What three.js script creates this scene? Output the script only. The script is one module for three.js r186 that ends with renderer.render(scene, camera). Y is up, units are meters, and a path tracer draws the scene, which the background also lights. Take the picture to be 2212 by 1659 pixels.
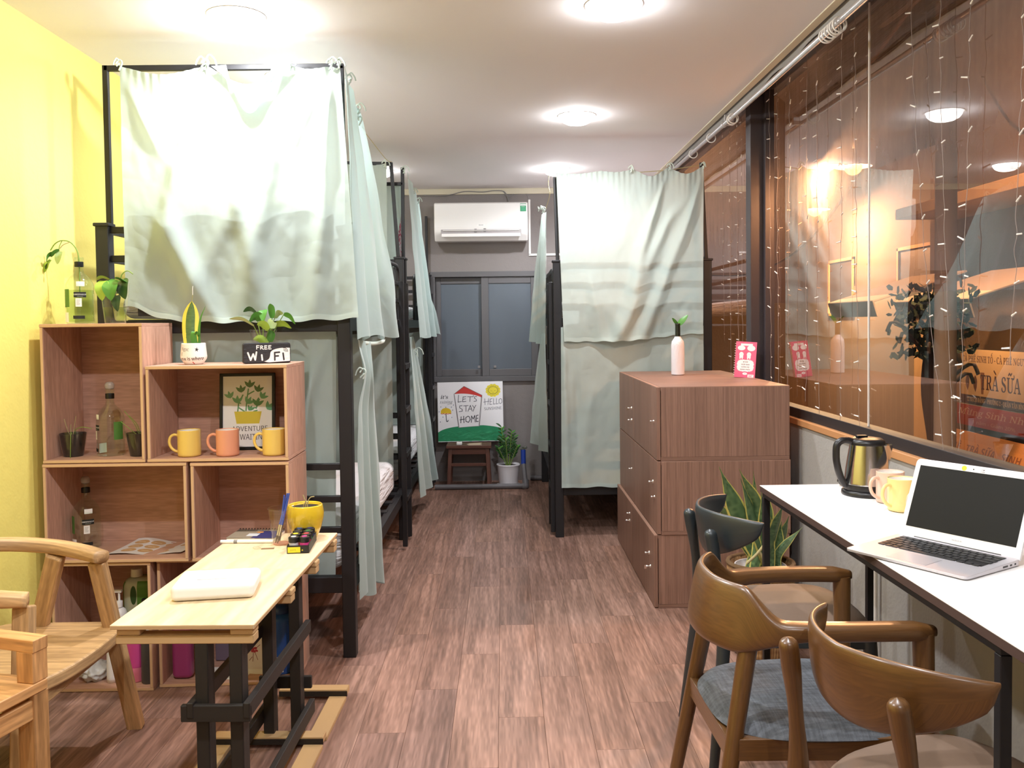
import * as THREE from 'three';
import { RoundedBoxGeometry } from 'three/addons/geometries/RoundedBoxGeometry.js';
import { mergeGeometries } from 'three/addons/utils/BufferGeometryUtils.js';

// ------------------------------------------------------------------ camera, sky, light, exposure
const scene = new THREE.Scene();
scene.background = new THREE.Color(0.010, 0.0065, 0.005);
const FOCAL = 1912, W = 2212, H = 1659;
const camera = new THREE.PerspectiveCamera(2 * Math.atan(H / 2 / FOCAL) * 180 / Math.PI, W / H, 0.05, 200);
camera.setViewOffset(W, H, 0, 64.5, W, H);                 // the lens is shifted a little
camera.position.set(0, 1.33, 0);
camera.rotation.order = 'YXZ';
camera.rotation.set(-0.035157, -0.010555, -0.012);
const renderer = new THREE.WebGLRenderer({ antialias: true });
renderer.toneMapping = THREE.LinearToneMapping;
renderer.toneMappingExposure = 1.0;
renderer.outputColorSpace = THREE.SRGBColorSpace;
renderer.shadowMap.enabled = true;
const LAMP = { intensity: 5.4, halo: 0.10, color: new THREE.Color(0.93, 0.962, 1.0) };      // the ceiling lights
const SODIUM = new THREE.Color(1.0, 0.58, 0.26);

// room, in metres: x to the right, y up, -z into the depth; the camera stands at z = 0
const CEIL = 2.455, XL = -1.70, XR = 1.385, ZB = -7.45, ZF = 2.1, LEDGE = 0.865;

// ------------------------------------------------------------------ small tools
const PI = Math.PI, sin = Math.sin, cos = Math.cos, exp = Math.exp, abs = Math.abs, min = Math.min, max = Math.max;
const V = (x, y, z) => new THREE.Vector3(x, y, z);
let seed0 = 7;
const rng = (s) => () => { s = (s + 0x6d2b79f5) | 0; let t = Math.imul(s ^ (s >>> 15), 1 | s); t = (t + Math.imul(t ^ (t >>> 7), 61 | t)) ^ t; return ((t ^ (t >>> 14)) >>> 0) / 4294967296; };
const R = rng(seed0);
const clamp = (x, a = 0, b = 1) => min(b, max(a, x));
const lerp = (a, b, t) => a + (b - a) * t;
const sstep = (a, b, x) => { const t = clamp((x - a) / (b - a)); return t * t * (3 - 2 * t); };

const used = {};
function numbered(n) { const k = used[n] = (used[n] ?? -1) + 1; return k ? `${n}_${String(k).padStart(3, '0')}` : n; }
function tag(o, label, category, group) { o.userData.label = label; o.userData.category = category; if (group) o.userData.group = group; return o; }
function thing(name, label, category, p = [0, 0, 0], ry = 0, group) {
  const o = new THREE.Group(); o.name = numbered(name); o.position.set(...p); o.rotation.y = ry; scene.add(o); return tag(o, label, category, group);
}
function part(parent, name, geo, mat, label) {
  const o = new THREE.Mesh(Array.isArray(geo) ? merged(geo) : geo, mat); o.name = name; o.castShadow = o.receiveShadow = true; parent.add(o);
  if (label) o.userData.label = label; return o;
}
function struct(name, geo, mat) { const o = part(scene, name, geo, mat); o.userData.kind = 'structure'; return o; }
function single(name, geo, mat, label, category, p = [0, 0, 0], ry = 0, group) { const o = part(scene, numbered(name), geo, mat); o.position.set(...p); o.rotation.y = ry; return tag(o, label, category, group); }
function copyOf(t, label, p, ry = 0) {
  const c = t.clone(); c.name = numbered(t.name.replace(/_\d{3}$/, '')); c.userData = { ...t.userData, label }; c.position.set(...p); c.rotation.y = ry; scene.add(c); return c;
}
function merged(list) {
  return mergeGeometries(list.map((g) => { const h = g.index ? g.toNonIndexed() : g; for (const k of Object.keys(h.attributes)) if (!['position', 'normal', 'uv'].includes(k)) h.deleteAttribute(k); if (!h.attributes.uv) h.setAttribute('uv', new THREE.BufferAttribute(new Float32Array(h.attributes.position.count * 2), 2)); return h; }));
}
const mv = (g, x = 0, y = 0, z = 0, rx = 0, ry = 0, rz = 0) => g.applyMatrix4(new THREE.Matrix4().compose(V(x, y, z), new THREE.Quaternion().setFromEuler(new THREE.Euler(rx, ry, rz)), V(1, 1, 1)));
// uv in metres, v along the grain
function uvm(g, grain = 'y', du = 0, dv = 0) {
  const p = g.attributes.position, n = g.attributes.normal, uv = new Float32Array(p.count * 2);
  for (let i = 0; i < p.count; i++) {
    const a = { x: p.getX(i), y: p.getY(i), z: p.getZ(i) }, m = [abs(n.getX(i)), abs(n.getY(i)), abs(n.getZ(i))];
    const drop = m[0] >= m[1] && m[0] >= m[2] ? 'x' : m[1] >= m[2] ? 'y' : 'z', two = ['x', 'y', 'z'].filter((k) => k !== drop);
    const v = two.includes(grain) ? grain : two[1], u = two.find((k) => k !== v);
    uv[2 * i] = a[u] + du; uv[2 * i + 1] = a[v] + dv;
  }
  g.setAttribute('uv', new THREE.BufferAttribute(uv, 2)); return g;
}
function box(x0, x1, y0, y1, z0, z1, grain, r = 0.002) {
  const w = abs(x1 - x0), h = abs(y1 - y0), d = abs(z1 - z0), q = min(r, w / 3, h / 3, d / 3);
  const g = mv(q > 0 ? new RoundedBoxGeometry(w, h, d, 1, q) : new THREE.BoxGeometry(w, h, d), (x0 + x1) / 2, (y0 + y1) / 2, (z0 + z1) / 2);
  return grain ? uvm(g, grain, R() * 3, R() * 3) : g;
}
const cbox = (w, h, d, x, y, z, grain, r) => box(x - w / 2, x + w / 2, y - h / 2, y + h / 2, z - d / 2, z + d / 2, grain, r);
// a square bar from a to b
function bar(a, b, w, h, grain = true, r = 0.002) {
  const A = V(...a), B = V(...b), L = A.distanceTo(B), g = r > 0 ? new RoundedBoxGeometry(w, L, h, 1, min(r, w / 3, h / 3)) : new THREE.BoxGeometry(w, L, h);
  if (grain) uvm(g, 'y', R() * 3, R() * 3);
  const q = new THREE.Quaternion(), dir = B.clone().sub(A).normalize(), ref = abs(dir.y) > 0.9 ? V(0, 0, 1) : V(0, 1, 0);
  const z = V().crossVectors(V().crossVectors(dir, ref), dir).normalize(), x = V().crossVectors(dir, z).normalize();
  return g.applyMatrix4(new THREE.Matrix4().makeBasis(x, dir, z).setPosition(A.clone().lerp(B, 0.5)));
}
// a round limb from a to b
function rod(a, b, r0, r1 = r0, n = 14) {
  const A = V(...a), B = V(...b), L = A.distanceTo(B), g = uvm(new THREE.CylinderGeometry(r1, r0, L, n, 1), 'y', R() * 3, R() * 3);
  return g.applyQuaternion(new THREE.Quaternion().setFromUnitVectors(V(0, 1, 0), B.clone().sub(A).normalize())).translate(...A.clone().lerp(B, 0.5).toArray());
}
function tube(pts, r, n = 24, m = 8, closed = false) { return new THREE.TubeGeometry(new THREE.CatmullRomCurve3(pts.map((p) => V(...p)), closed), n, r, m, closed); }
const lathe = (prof, n = 32) => new THREE.LatheGeometry(prof.map(([r, y]) => new THREE.Vector2(r, y)), n);
// a grid of points f(u, v) -> [x, y, z], u across and v down
function grid(nu, nv, f, flip = false) {
  const p = [], uv = [], ix = [];
  for (let j = 0; j <= nv; j++) for (let i = 0; i <= nu; i++) { p.push(...f(i / nu, j / nv)); uv.push(i / nu, 1 - j / nv); }
  for (let j = 0; j < nv; j++) for (let i = 0; i < nu; i++) { const a = j * (nu + 1) + i, b = a + 1, c = a + nu + 1, d = c + 1; flip ? ix.push(a, b, c, b, d, c) : ix.push(a, c, b, b, c, d); }
  const g = new THREE.BufferGeometry();
  g.setAttribute('position', new THREE.Float32BufferAttribute(p, 3)); g.setAttribute('uv', new THREE.Float32BufferAttribute(uv, 2)); g.setIndex(ix); g.computeVertexNormals(); return g;
}
// a band swept along a path: at(t) -> { c: [x, y, z], n: [nx, nz], h, w }; rounded rectangular section, closed ends
function band(n, at, e = 3.2, k = 16) {
  const p = [], uv = [], ix = [];
  for (let i = 0; i <= n; i++) {
    const s = at(i / n);
    for (let j = 0; j <= k; j++) {
      const a = j / k * 2 * PI, ca = cos(a), sa = sin(a), x = Math.sign(ca) * abs(ca) ** (2 / e) * s.w / 2, y = Math.sign(sa) * abs(sa) ** (2 / e) * s.h / 2;
      p.push(s.c[0] + s.n[0] * (x + y * (s.lean || 0)), s.c[1] + y, s.c[2] + s.n[1] * (x + y * (s.lean || 0))); uv.push(j / k * 2 * (s.h + s.w), s.s ?? i / n);
    }
  }
  for (let i = 0; i < n; i++) for (let j = 0; j < k; j++) { const a = i * (k + 1) + j, b = a + 1, c = a + k + 1, d = c + 1; ix.push(a, b, c, b, d, c); }
  for (const [i, f] of [[0, 0], [n, 1]]) {
    const s = at(i / n), q = p.length / 3; p.push(...s.c); uv.push(0, 0);
    for (let j = 0; j < k; j++) { const a = i * (k + 1) + j; f ? ix.push(a, a + 1, q) : ix.push(a + 1, a, q); }
  }
  const g = new THREE.BufferGeometry();
  g.setAttribute('position', new THREE.Float32BufferAttribute(p, 3)); g.setAttribute('uv', new THREE.Float32BufferAttribute(uv, 2)); g.setIndex(ix); g.computeVertexNormals(); return g;
}
// a limb: round section along a path, radius r(t), both ends closed
function limb(pts, r, n = 40, k = 18, flat = 1) {
  const c = new THREE.CatmullRomCurve3(pts.map((p) => V(...p))), F = c.computeFrenetFrames(n, false), p = [], uv = [], ix = [], L = c.getLength();
  for (let i = 0; i <= n; i++) { const t = i / n, P = c.getPointAt(t), q = max(1e-4, r(t)); for (let j = 0; j <= k; j++) { const a = j / k * 2 * PI, x = q * cos(a), y = q * flat * sin(a), N = F.normals[i], B = F.binormals[i]; p.push(P.x + N.x * x + B.x * y, P.y + N.y * x + B.y * y, P.z + N.z * x + B.z * y); uv.push(j / k * 0.12, t * L); } }
  for (let i = 0; i < n; i++) for (let j = 0; j < k; j++) { const a = i * (k + 1) + j; ix.push(a, a + k + 1, a + 1, a + 1, a + k + 1, a + k + 2); }
  for (const [i, f] of [[0, 0], [n, 1]]) { const P = c.getPointAt(i / n), q = p.length / 3; p.push(P.x, P.y, P.z); uv.push(0, 0); for (let j = 0; j < k; j++) { const a = i * (k + 1) + j; f ? ix.push(a, q, a + 1) : ix.push(a, a + 1, q); } }
  const g = new THREE.BufferGeometry(); g.setAttribute('position', new THREE.Float32BufferAttribute(p, 3)); g.setAttribute('uv', new THREE.Float32BufferAttribute(uv, 2)); g.setIndex(ix); g.computeVertexNormals(); return g;
}
// a leaf along a path with a width profile, a shallow V across and a little thickness
function leaf(pts, width, { side = [1, 0, 0], fold = 0.15, n = 14, prof } = {}) {
  const c = new THREE.CatmullRomCurve3(pts.map((p) => V(...p))), S = V(...side);
  const w = prof || ((t) => sin(PI * (0.08 + 0.92 * t) ** 0.8) ** 0.7);
  const top = (o) => (u, v) => {
    const t = 1 - v, P = c.getPoint(t), T = c.getTangent(t), s = S.clone().addScaledVector(T, -S.dot(T)).normalize(), nn = V().crossVectors(T, s), a = (u - 0.5) * width * max(0.015, w(t));
    return P.addScaledVector(s, a).addScaledVector(nn, abs(a) * fold + o).toArray();
  };
  return merged([grid(6, n, top(0.0006)), grid(6, n, top(-0.0006), true)]);
}

// ------------------------------------------------------------------ textures
function vnoise(s) {
  const r = rng(s), N = 4096, t = new Float32Array(N); for (let i = 0; i < N; i++) t[i] = r();
  const h = (x, y) => t[(Math.imul(x, 374761393) + Math.imul(y, 668265263) >>> 7) & (N - 1)];
  return (x, y, px, py) => {
    const x0 = Math.floor(x), y0 = Math.floor(y), fx = x - x0, fy = y - y0, a = fx * fx * (3 - 2 * fx), b = fy * fy * (3 - 2 * fy), m = (v, p) => ((v % p) + p) % p;
    const X0 = m(x0, px), X1 = m(x0 + 1, px), Y0 = m(y0, py), Y1 = m(y0 + 1, py);
    return lerp(lerp(h(X0, Y0), h(X1, Y0), a), lerp(h(X0, Y1), h(X1, Y1), a), b);
  };
}
function dataTex(w, h, fn, { srgb = true, rep = [1, 1] } = {}) {
  const d = new Uint8Array(w * h * 4);
  for (let y = 0; y < h; y++) for (let x = 0; x < w; x++) { const c = fn(x / w, y / h), o = 4 * (y * w + x); d[o] = clamp(c[0], 0, 255); d[o + 1] = clamp(c[1], 0, 255); d[o + 2] = clamp(c[2], 0, 255); d[o + 3] = 255; }
  const t = new THREE.DataTexture(d, w, h); t.wrapS = t.wrapT = THREE.RepeatWrapping; t.magFilter = THREE.LinearFilter; t.minFilter = THREE.LinearMipmapLinearFilter; t.generateMipmaps = true;
  if (srgb) t.colorSpace = THREE.SRGBColorSpace; t.repeat.set(...rep); t.needsUpdate = true; return t;
}
// wood: grain along v; size in metres of one tile
function wood(s, c, { size = [0.5, 1.5], fine = 90, broad = 9, k = [0.5, 0.35, 0.2], res = [512, 768], line = 0 } = {}) {
  const n = vnoise(s);
  return dataTex(res[0], res[1], (u, v) => {
    const wob = n(u * 6, v * 4, 6, 4) * 0.05;
    const a = n((u + wob) * broad, v * 3, broad, 3), b = n((u + wob * 0.5) * fine, v * 7, fine, 7), f = n(u * fine * 2.5, v * 40, fine * 2.5, 40), l = line ? n(u * line, 0.5, line, 1) : 0.5;
    const t = (a - 0.5) * k[0] + (b - 0.5) * k[1] + (f - 0.5) * k[2] + (l - 0.5) * (line ? 0.13 : 0);
    return c.map((x, i) => x * (1 + t * (i === 2 ? 1.1 : i === 1 ? 1.0 : 0.9)));
  }, { rep: [1 / size[0], 1 / size[1]] });
}
function canvasTex(w, h, draw) {
  const c = document.createElement('canvas'); c.width = w; c.height = h; const g = c.getContext('2d'); g.lineCap = g.lineJoin = 'round'; draw(g, w, h);
  const t = new THREE.CanvasTexture(c); t.colorSpace = THREE.SRGBColorSpace; t.magFilter = THREE.LinearFilter; return t;
}
const nz = vnoise(99);
const bumpCloth = dataTex(256, 256, (u, v) => { const q = 128 + 60 * sin(u * 2 * PI * 60) * (0.6 + nz(u * 40, v * 40, 40, 40)) + 60 * sin(v * 2 * PI * 60) * (0.6 + nz(u * 40 + 7, v * 40, 40, 40)); return [q, q, q]; }, { srgb: false });
const bumpPaint = dataTex(512, 512, (u, v) => { const q = 255 * (0.5 * nz(u * 12, v * 12, 12, 12) + 0.3 * nz(u * 40, v * 40, 40, 40) + 0.2 * nz(u * 150, v * 150, 150, 150)); return [q, q, q]; }, { srgb: false, rep: [1, 1] });
const bumpCrumple = dataTex(512, 512, (u, v) => { const q = 255 * (0.6 * abs(nz(u * 5, v * 5, 5, 5) - 0.5) * 2 + 0.3 * abs(nz(u * 14, v * 14, 14, 14) - 0.5) * 2 + 0.1 * nz(u * 50, v * 50, 50, 50)); return [q, q, q]; }, { srgb: false });

// ------------------------------------------------------------------ materials
const std = (color, roughness = 0.6, o = {}) => new THREE.MeshStandardMaterial({ color, roughness, ...o });
const phy = (o) => new THREE.MeshPhysicalMaterial(o);
const white = 0xffffff;
const M = {
  ceiling: std(0xeae5e6, 0.9, { bumpMap: bumpPaint, bumpScale: 0.001 }),
  yellow: std(0xebd973, 0.75, { bumpMap: bumpPaint, bumpScale: 0.002 }),
  greyBack: std(0x8b8482, 0.85, { bumpMap: bumpPaint, bumpScale: 0.002 }),
  greyRight: std(0xa5a19c, 0.8, { bumpMap: bumpPaint, bumpScale: 0.003 }),
  plaster: std(0xd8d2ca, 0.9, { bumpMap: bumpPaint, bumpScale: 0.001 }),
  cream: std(0xd6cdb6, 0.6), concrete: std(0x9a9492, 0.9, { side: THREE.DoubleSide, bumpMap: bumpPaint, bumpScale: 0.01 }),
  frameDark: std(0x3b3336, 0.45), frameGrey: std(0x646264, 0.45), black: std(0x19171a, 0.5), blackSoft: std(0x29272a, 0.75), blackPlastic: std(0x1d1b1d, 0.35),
  copper: std(0xc08a5c, 0.45), ink: std(0x0b0b0c, 0.4), whitePlastic: std(0xf2efec, 0.35), whiteMatte: std(0xefecea, 0.7), greyPlastic: std(0x8a8685, 0.45),
  steel: std(0xd8d8da, 0.13, { metalness: 1 }), chrome: std(0xe6e2dc, 0.2, { metalness: 1 }), alu: std(0xcfcbd0, 0.42, { metalness: 0.55 }), rodMetal: std(0xc9c6c8, 0.3, { metalness: 0.55 }),
  glass: phy({ color: 0xffffff, transmission: 1, roughness: 0.02, thickness: 0, ior: 1.5, side: THREE.DoubleSide }),
  glassClear: phy({ color: 0xf4faf4, transmission: 1, roughness: 0.03, thickness: 0, ior: 1.55, side: THREE.DoubleSide }),
  cupClear: phy({ color: 0xfbfbfb, transmission: 1, roughness: 0.06, thickness: 0, ior: 1.6, side: THREE.DoubleSide }),
  water: phy({ color: 0xe9f2d8, transmission: 1, roughness: 0.02, thickness: 0, ior: 1.33, side: THREE.DoubleSide }),
  soil: std(0x2b211c, 0.95, { bumpMap: bumpCrumple, bumpScale: 0.01 }),
  stem: std(0x7f9a45, 0.6), dryStem: std(0xb7a878, 0.7), bark: std(0x4a3a30, 0.9),
  leafG: phy({ color: 0x4f8a35, roughness: 0.45, side: THREE.DoubleSide }), leafLime: phy({ color: 0x9dbb45, roughness: 0.45, side: THREE.DoubleSide }), leafDark: phy({ color: 0x2f5528, roughness: 0.4, side: THREE.DoubleSide }), leafPale: phy({ color: 0xb9cf93, roughness: 0.5, side: THREE.DoubleSide }),
};
// ------------------------------------------------------------------ woods, cloth, laminates
const tFloor = wood(11, [150, 116, 101], { size: [0.7, 1.9], fine: 60, broad: 10, k: [0.16, 0.34, 0.24], res: [512, 768] });
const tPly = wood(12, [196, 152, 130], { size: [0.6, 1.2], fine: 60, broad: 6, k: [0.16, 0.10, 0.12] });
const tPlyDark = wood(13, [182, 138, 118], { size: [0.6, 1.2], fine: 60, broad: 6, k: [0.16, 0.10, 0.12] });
const tPine = wood(14, [226, 203, 164], { size: [0.7, 1.4], fine: 40, broad: 5, k: [0.14, 0.16, 0.06] });
const tLam = wood(15, [138, 103, 87], { size: [0.5, 1.6], fine: 110, broad: 8, k: [0.10, 0.14, 0.10], line: 110 });
const tOak = wood(16, [190, 152, 106], { size: [0.3, 0.9], fine: 40, broad: 6, k: [0.2, 0.26, 0.12] });
const tHoney = wood(17, [196, 146, 94], { size: [0.3, 0.9], fine: 40, broad: 6, k: [0.25, 0.35, 0.12] });
const tWalnut = wood(18, [102, 68, 34], { size: [0.3, 1.0], fine: 60, broad: 5, k: [0.08, 0.10, 0.16] });
const tMesran = wood(19, [98, 60, 48], { size: [0.3, 0.9], fine: 50, broad: 6, k: [0.3, 0.3, 0.1] });
const tWeave = dataTex(256, 256, (u, v) => { const a = nz(u * 64, v * 6, 64, 6), b = nz(u * 6 + 3, v * 64, 6, 64), c = nz(u * 128, v * 128, 128, 128), t = 0.72 + 0.22 * a + 0.22 * b + 0.12 * c; return [93 * t, 96 * t, 102 * t]; }, { rep: [6, 6] });
const tPatch = dataTex(256, 256, (u, v) => { const a = nz(u * 26, v * 26, 26, 26), b = nz(u * 60, v * 60, 60, 60); return a + b > 1.15 ? [196, 60, 92] : b > 0.62 ? [240, 190, 200] : [236, 226, 224]; });
const bumpGrain = (t) => t;
Object.assign(M, {
  plank: [0xffffff, 0xf3efec, 0xe6dfda, 0xfaf4ee, 0xece9ea].map((c) => std(c, 0.5, { map: tFloor, bumpMap: tFloor, bumpScale: 0.0006 })),
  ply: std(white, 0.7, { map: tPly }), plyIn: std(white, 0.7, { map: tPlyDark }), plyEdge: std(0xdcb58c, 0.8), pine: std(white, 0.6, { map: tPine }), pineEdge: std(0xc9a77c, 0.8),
  rawWood: std(0xcba878, 0.85, { bumpMap: tPine, bumpScale: 0.002 }), blackWood: std(0x27221f, 0.62, { bumpMap: tPine, bumpScale: 0.002 }),
  lam: std(white, 0.5, { map: tLam }), lamEdge: std(0x9b7460, 0.6), oak: std(white, 0.5, { map: tOak }), honey: std(white, 0.42, { map: tHoney }),
  walnut: phy({ color: white, map: tWalnut, roughness: 0.38, clearcoat: 0.6, clearcoatRoughness: 0.25 }), darkStool: std(white, 0.45, { map: tMesran }),
  blueGrey: phy({ color: 0x2b3236, roughness: 0.4, clearcoat: 0.3, clearcoatRoughness: 0.3 }),
  tanSeat: std(0x7f6857, 0.55, { bumpMap: bumpPaint, bumpScale: 0.0005 }), greySeat: std(white, 0.95, { map: tWeave, bumpMap: bumpCloth, bumpScale: 0.0008 }),
  cotton: phy({ color: 0xc5d3cd, roughness: 1, transmission: 0.42, thickness: 0, side: THREE.DoubleSide, bumpMap: bumpCrumple, bumpScale: 0.004 }),
  cottonTeal: phy({ color: 0xb3c9c6, roughness: 1, transmission: 0.32, thickness: 0, side: THREE.DoubleSide, bumpMap: bumpCrumple, bumpScale: 0.003 }),
  tie: std(0xcfdcd3, 0.9, { side: THREE.DoubleSide }), bedding: std(0xf1eef0, 0.9, { bumpMap: bumpCrumple, bumpScale: 0.015 }), patch: std(white, 0.9, { map: tPatch }),
  hem: phy({ color: 0xc5d3cd, roughness: 1, transmission: 0.3, thickness: 0, side: THREE.DoubleSide }), paper: std(0xf6f3ef, 0.8, { side: THREE.DoubleSide }),
});

// ------------------------------------------------------------------ the shell
struct('ceiling', [box(XL - 0.1, 1.185, CEIL, 2.8, ZB - 0.1, ZF + 0.1, 0, 0), box(1.185, 1.6, 2.72, 2.8, ZB - 0.1, ZF + 0.1, 0, 0)], M.ceiling);
struct('wall_left', uvm(box(XL - 0.12, XL, -0.1, CEIL, ZB - 0.1, ZF + 0.1, 0, 0), 'y'), M.yellow);
const wx = [-0.60, 0.345], wy = [0.84, 1.765];
struct('wall_back', [box(XL, wx[0], -0.1, CEIL + 0.2, ZB - 0.12, ZB, 'y', 0), box(wx[1], XR + 0.15, -0.1, CEIL + 0.2, ZB - 0.12, ZB, 'y', 0), box(wx[0], wx[1], wy[1], CEIL + 0.2, ZB - 0.12, ZB, 'y', 0), box(wx[0], wx[1], -0.1, wy[0], ZB - 0.12, ZB, 'y', 0)], M.greyBack);
struct('wall_front', box(XL - 0.1, 1.6, -0.1, 2.8, ZF, ZF + 0.1, 'y', 0), M.plaster);
struct('wall_right', uvm(box(XR, 1.5, -0.1, LEDGE - 0.03, ZB - 0.1, ZF + 0.1, 0, 0), 'y'), M.greyRight);
struct('trim_1', box(1.185, 1.222, CEIL - 0.004, 2.56, ZB, ZF, 0, 0.003), M.cream);
struct('trim_2', box(XL, 1.185, CEIL - 0.048, CEIL, ZB, ZB + 0.018, 0, 0.003), M.cream);
struct('trim_3', box(XR - 0.012, XR + 0.06, LEDGE - 0.03, LEDGE, ZB, ZF, 0, 0.004), M.copper);
{ // bare concrete lintel above the glass, its lower edge chipped
  const prof = [[1.232, 2.74], [1.232, 2.425], [1.30, 2.468], [1.36, 2.512], [1.42, 2.565], [1.52, 2.565], [1.52, 2.74]], n = vnoise(5);
  const g = grid(prof.length - 1, 140, (u, v) => { const p = prof[Math.round(u * (prof.length - 1))], z = lerp(ZB, ZF, v), k = p[1] < 2.56 ? 1 : 0; return [p[0] + 0.012 * k * n(z * 5 + 60, p[0] * 20, 300, 300), p[1] + 0.022 * k * (n(z * 4 + 60, p[0] * 9, 300, 300) - 0.3), z]; }, true);
  struct('trim_4', g, M.concrete);
}
// floor of separate vinyl planks
{
  const f = struct('floor', box(XL - 0.1, 1.5, -0.12, -0.006, ZB - 0.1, ZF + 0.1, 'z', 0), M.plank[2]);
  const PW = 0.152, PL = 0.914, lib = [0, 1, 2, 3, 4, 5].map((k) => { const g = new RoundedBoxGeometry(PW - 0.0008, 0.006, PL - 0.0008, 1, 0.0005); return uvm(g, 'z', k * 0.31 + 0.1, k * 0.77); });
  let col = 0;
  for (let x = XL + PW / 2; x < XR + PW / 2; x += PW, col++) {
    let off = (col * 0.37 % 1) * PL;
    for (let z = ZB - off; z < -0.4; z += PL) {
      const o = part(f, 'plank', lib[Math.floor(R() * 6)], M.plank[Math.floor(R() * 5)]);
      let z0 = max(z, ZB), z1 = z + PL, x1 = min(x + PW / 2, XR), x0 = x - PW / 2;
      o.scale.set((x1 - x0) / PW, 1, (z1 - z0) / PL); o.position.set((x0 + x1) / 2, -0.003, (z0 + z1) / 2);
    }
  }
}
// back window: dark grey sliding sashes with frosted panes
{
  const g = new THREE.Group(); g.name = 'window_1'; g.userData.kind = 'structure'; scene.add(g);
  const z = ZB, fr = (x0, x1, y0, y1, za, zb) => box(x0, x1, y0, y1, za, zb, 0, 0.003);
  part(g, 'frame', [fr(wx[0], wx[1], wy[1] - 0.045, wy[1], z - 0.07, z + 0.02), fr(wx[0], wx[1], wy[0], wy[0] + 0.045, z - 0.07, z + 0.02), fr(wx[0], wx[0] + 0.04, wy[0] + 0.045, wy[1] - 0.045, z - 0.07, z + 0.019), fr(wx[1] - 0.04, wx[1], wy[0] + 0.045, wy[1] - 0.045, z - 0.07, z + 0.019)], M.frameGrey);
  const pane = phy({ color: 0x5d6670, roughness: 0.42, clearcoat: 0.3, clearcoatRoughness: 0.3 });
  const mk = (x0, x1, za, st) => {
    const s = part(g, 'sash', [fr(x0 + 0.001, x0 + st, wy[0] + 0.046, wy[1] - 0.046, za - 0.025, za), fr(x1 - st, x1 - 0.001, wy[0] + 0.046, wy[1] - 0.046, za - 0.025, za), fr(x0 + st, x1 - st, wy[1] - 0.1, wy[1] - 0.046, za - 0.024, za - 0.001), fr(x0 + st, x1 - st, wy[0] + 0.046, wy[0] + 0.105, za - 0.024, za - 0.001)], M.frameGrey);
    part(s, 'pane', box(x0 + st - 0.005, x1 - st + 0.005, wy[0] + 0.1, wy[1] - 0.095, za - 0.018, za - 0.010, 0, 0), pane);
  };
  mk(wx[0] + 0.04, -0.13, z - 0.026, 0.045); mk(-0.175, wx[1] - 0.04, z + 0.004, 0.062);
  for (const x of [-0.20, -0.065]) part(g, 'sticker', box(x - 0.01, x + 0.01, 0.955, 0.975, z - 0.0, z + 0.006, 0, 0), M.greyPlastic);
}
// the glazed street side
const XG = 1.43;
{
  const g = new THREE.Group(); g.name = 'window_2'; g.userData.kind = 'structure'; scene.add(g);
  part(g, 'bottom_frame', [box(XG - 0.035, XG + 0.035, LEDGE - 0.002, LEDGE + 0.045, ZB, ZF, 0, 0.003)], std(0x241f21, 0.6)); part(g, 'frame', [box(XG - 0.02, XG + 0.02, 2.545, 2.575, ZB, ZF, 0, 0.003), box(XG - 0.03, XG + 0.03, LEDGE + 0.045, 2.545, ZB, ZB + 0.05, 0, 0.003)], M.frameDark);
  part(g, 'post', [box(1.332, 1.41, LEDGE - 0.02, 2.52, -4.825, -4.735, 0, 0.004), box(1.40, 1.45, LEDGE, 2.56, -4.84, -4.70, 0, 0.003)], M.frameDark);
  const gl = phy({ color: 0xffffff, transmission: 1, roughness: 0.0, thickness: 0, ior: 1.62, side: THREE.DoubleSide });
  for (const [a, b] of [[ZB + 0.05, -4.82], [-4.72, -3.437], [-3.429, ZF]]) part(g, 'pane', box(XG - 0.004, XG - 0.0039, LEDGE + 0.04, 2.555, a, b, 0, 0), gl);
  part(g, 'joint', box(XG - 0.006, XG, LEDGE + 0.045, 2.55, -3.437, -3.429, 0, 0), phy({ color: 0xe8dcd4, roughness: 0.3 }));
}
// grimy clear plastic rain sheet hanging outside the glass
{
  const n = vnoise(31), t = dataTex(512, 512, (u, v) => { const s = 0.5 * n(u * 90, v * 3, 90, 3) + 0.3 * n(u * 24, v * 24, 24, 24) + 0.35 * n(u * 200, v * 60, 200, 60); const q = 255 * clamp(0.60 + 0.24 * s) * (0.12 + 0.88 * sstep(0.0, 0.62, v + 0.25 * (n(u * 40, 0.5, 40, 9) - 0.5))); return [q, q, q]; }, { srgb: false });
  const film = phy({ color: 0xdcc6c0, transmission: 0.94, roughness: 0.76, roughnessMap: t, thickness: 0, specularIntensity: 0, side: THREE.DoubleSide });
  const g = grid(160, 6, (u, v) => [XG + 0.105 + 0.012 * sin(u * 60) * v + 0.01 * sin(u * 23 + 2), lerp(2.62, 1.42 + 0.008 * sin(u * 31), v), lerp(ZB, 1.4, u)]);
  const uv = g.attributes.uv; for (let i = 0; i < uv.count; i++) uv.setXY(i, uv.getX(i) * 5, clamp(uv.getY(i), 0.004, 0.996));
  single('plastic_sheet', g, film, 'grimy see-through plastic rain sheet hanging outside the upper half of the street window', 'sheet');
}

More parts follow.
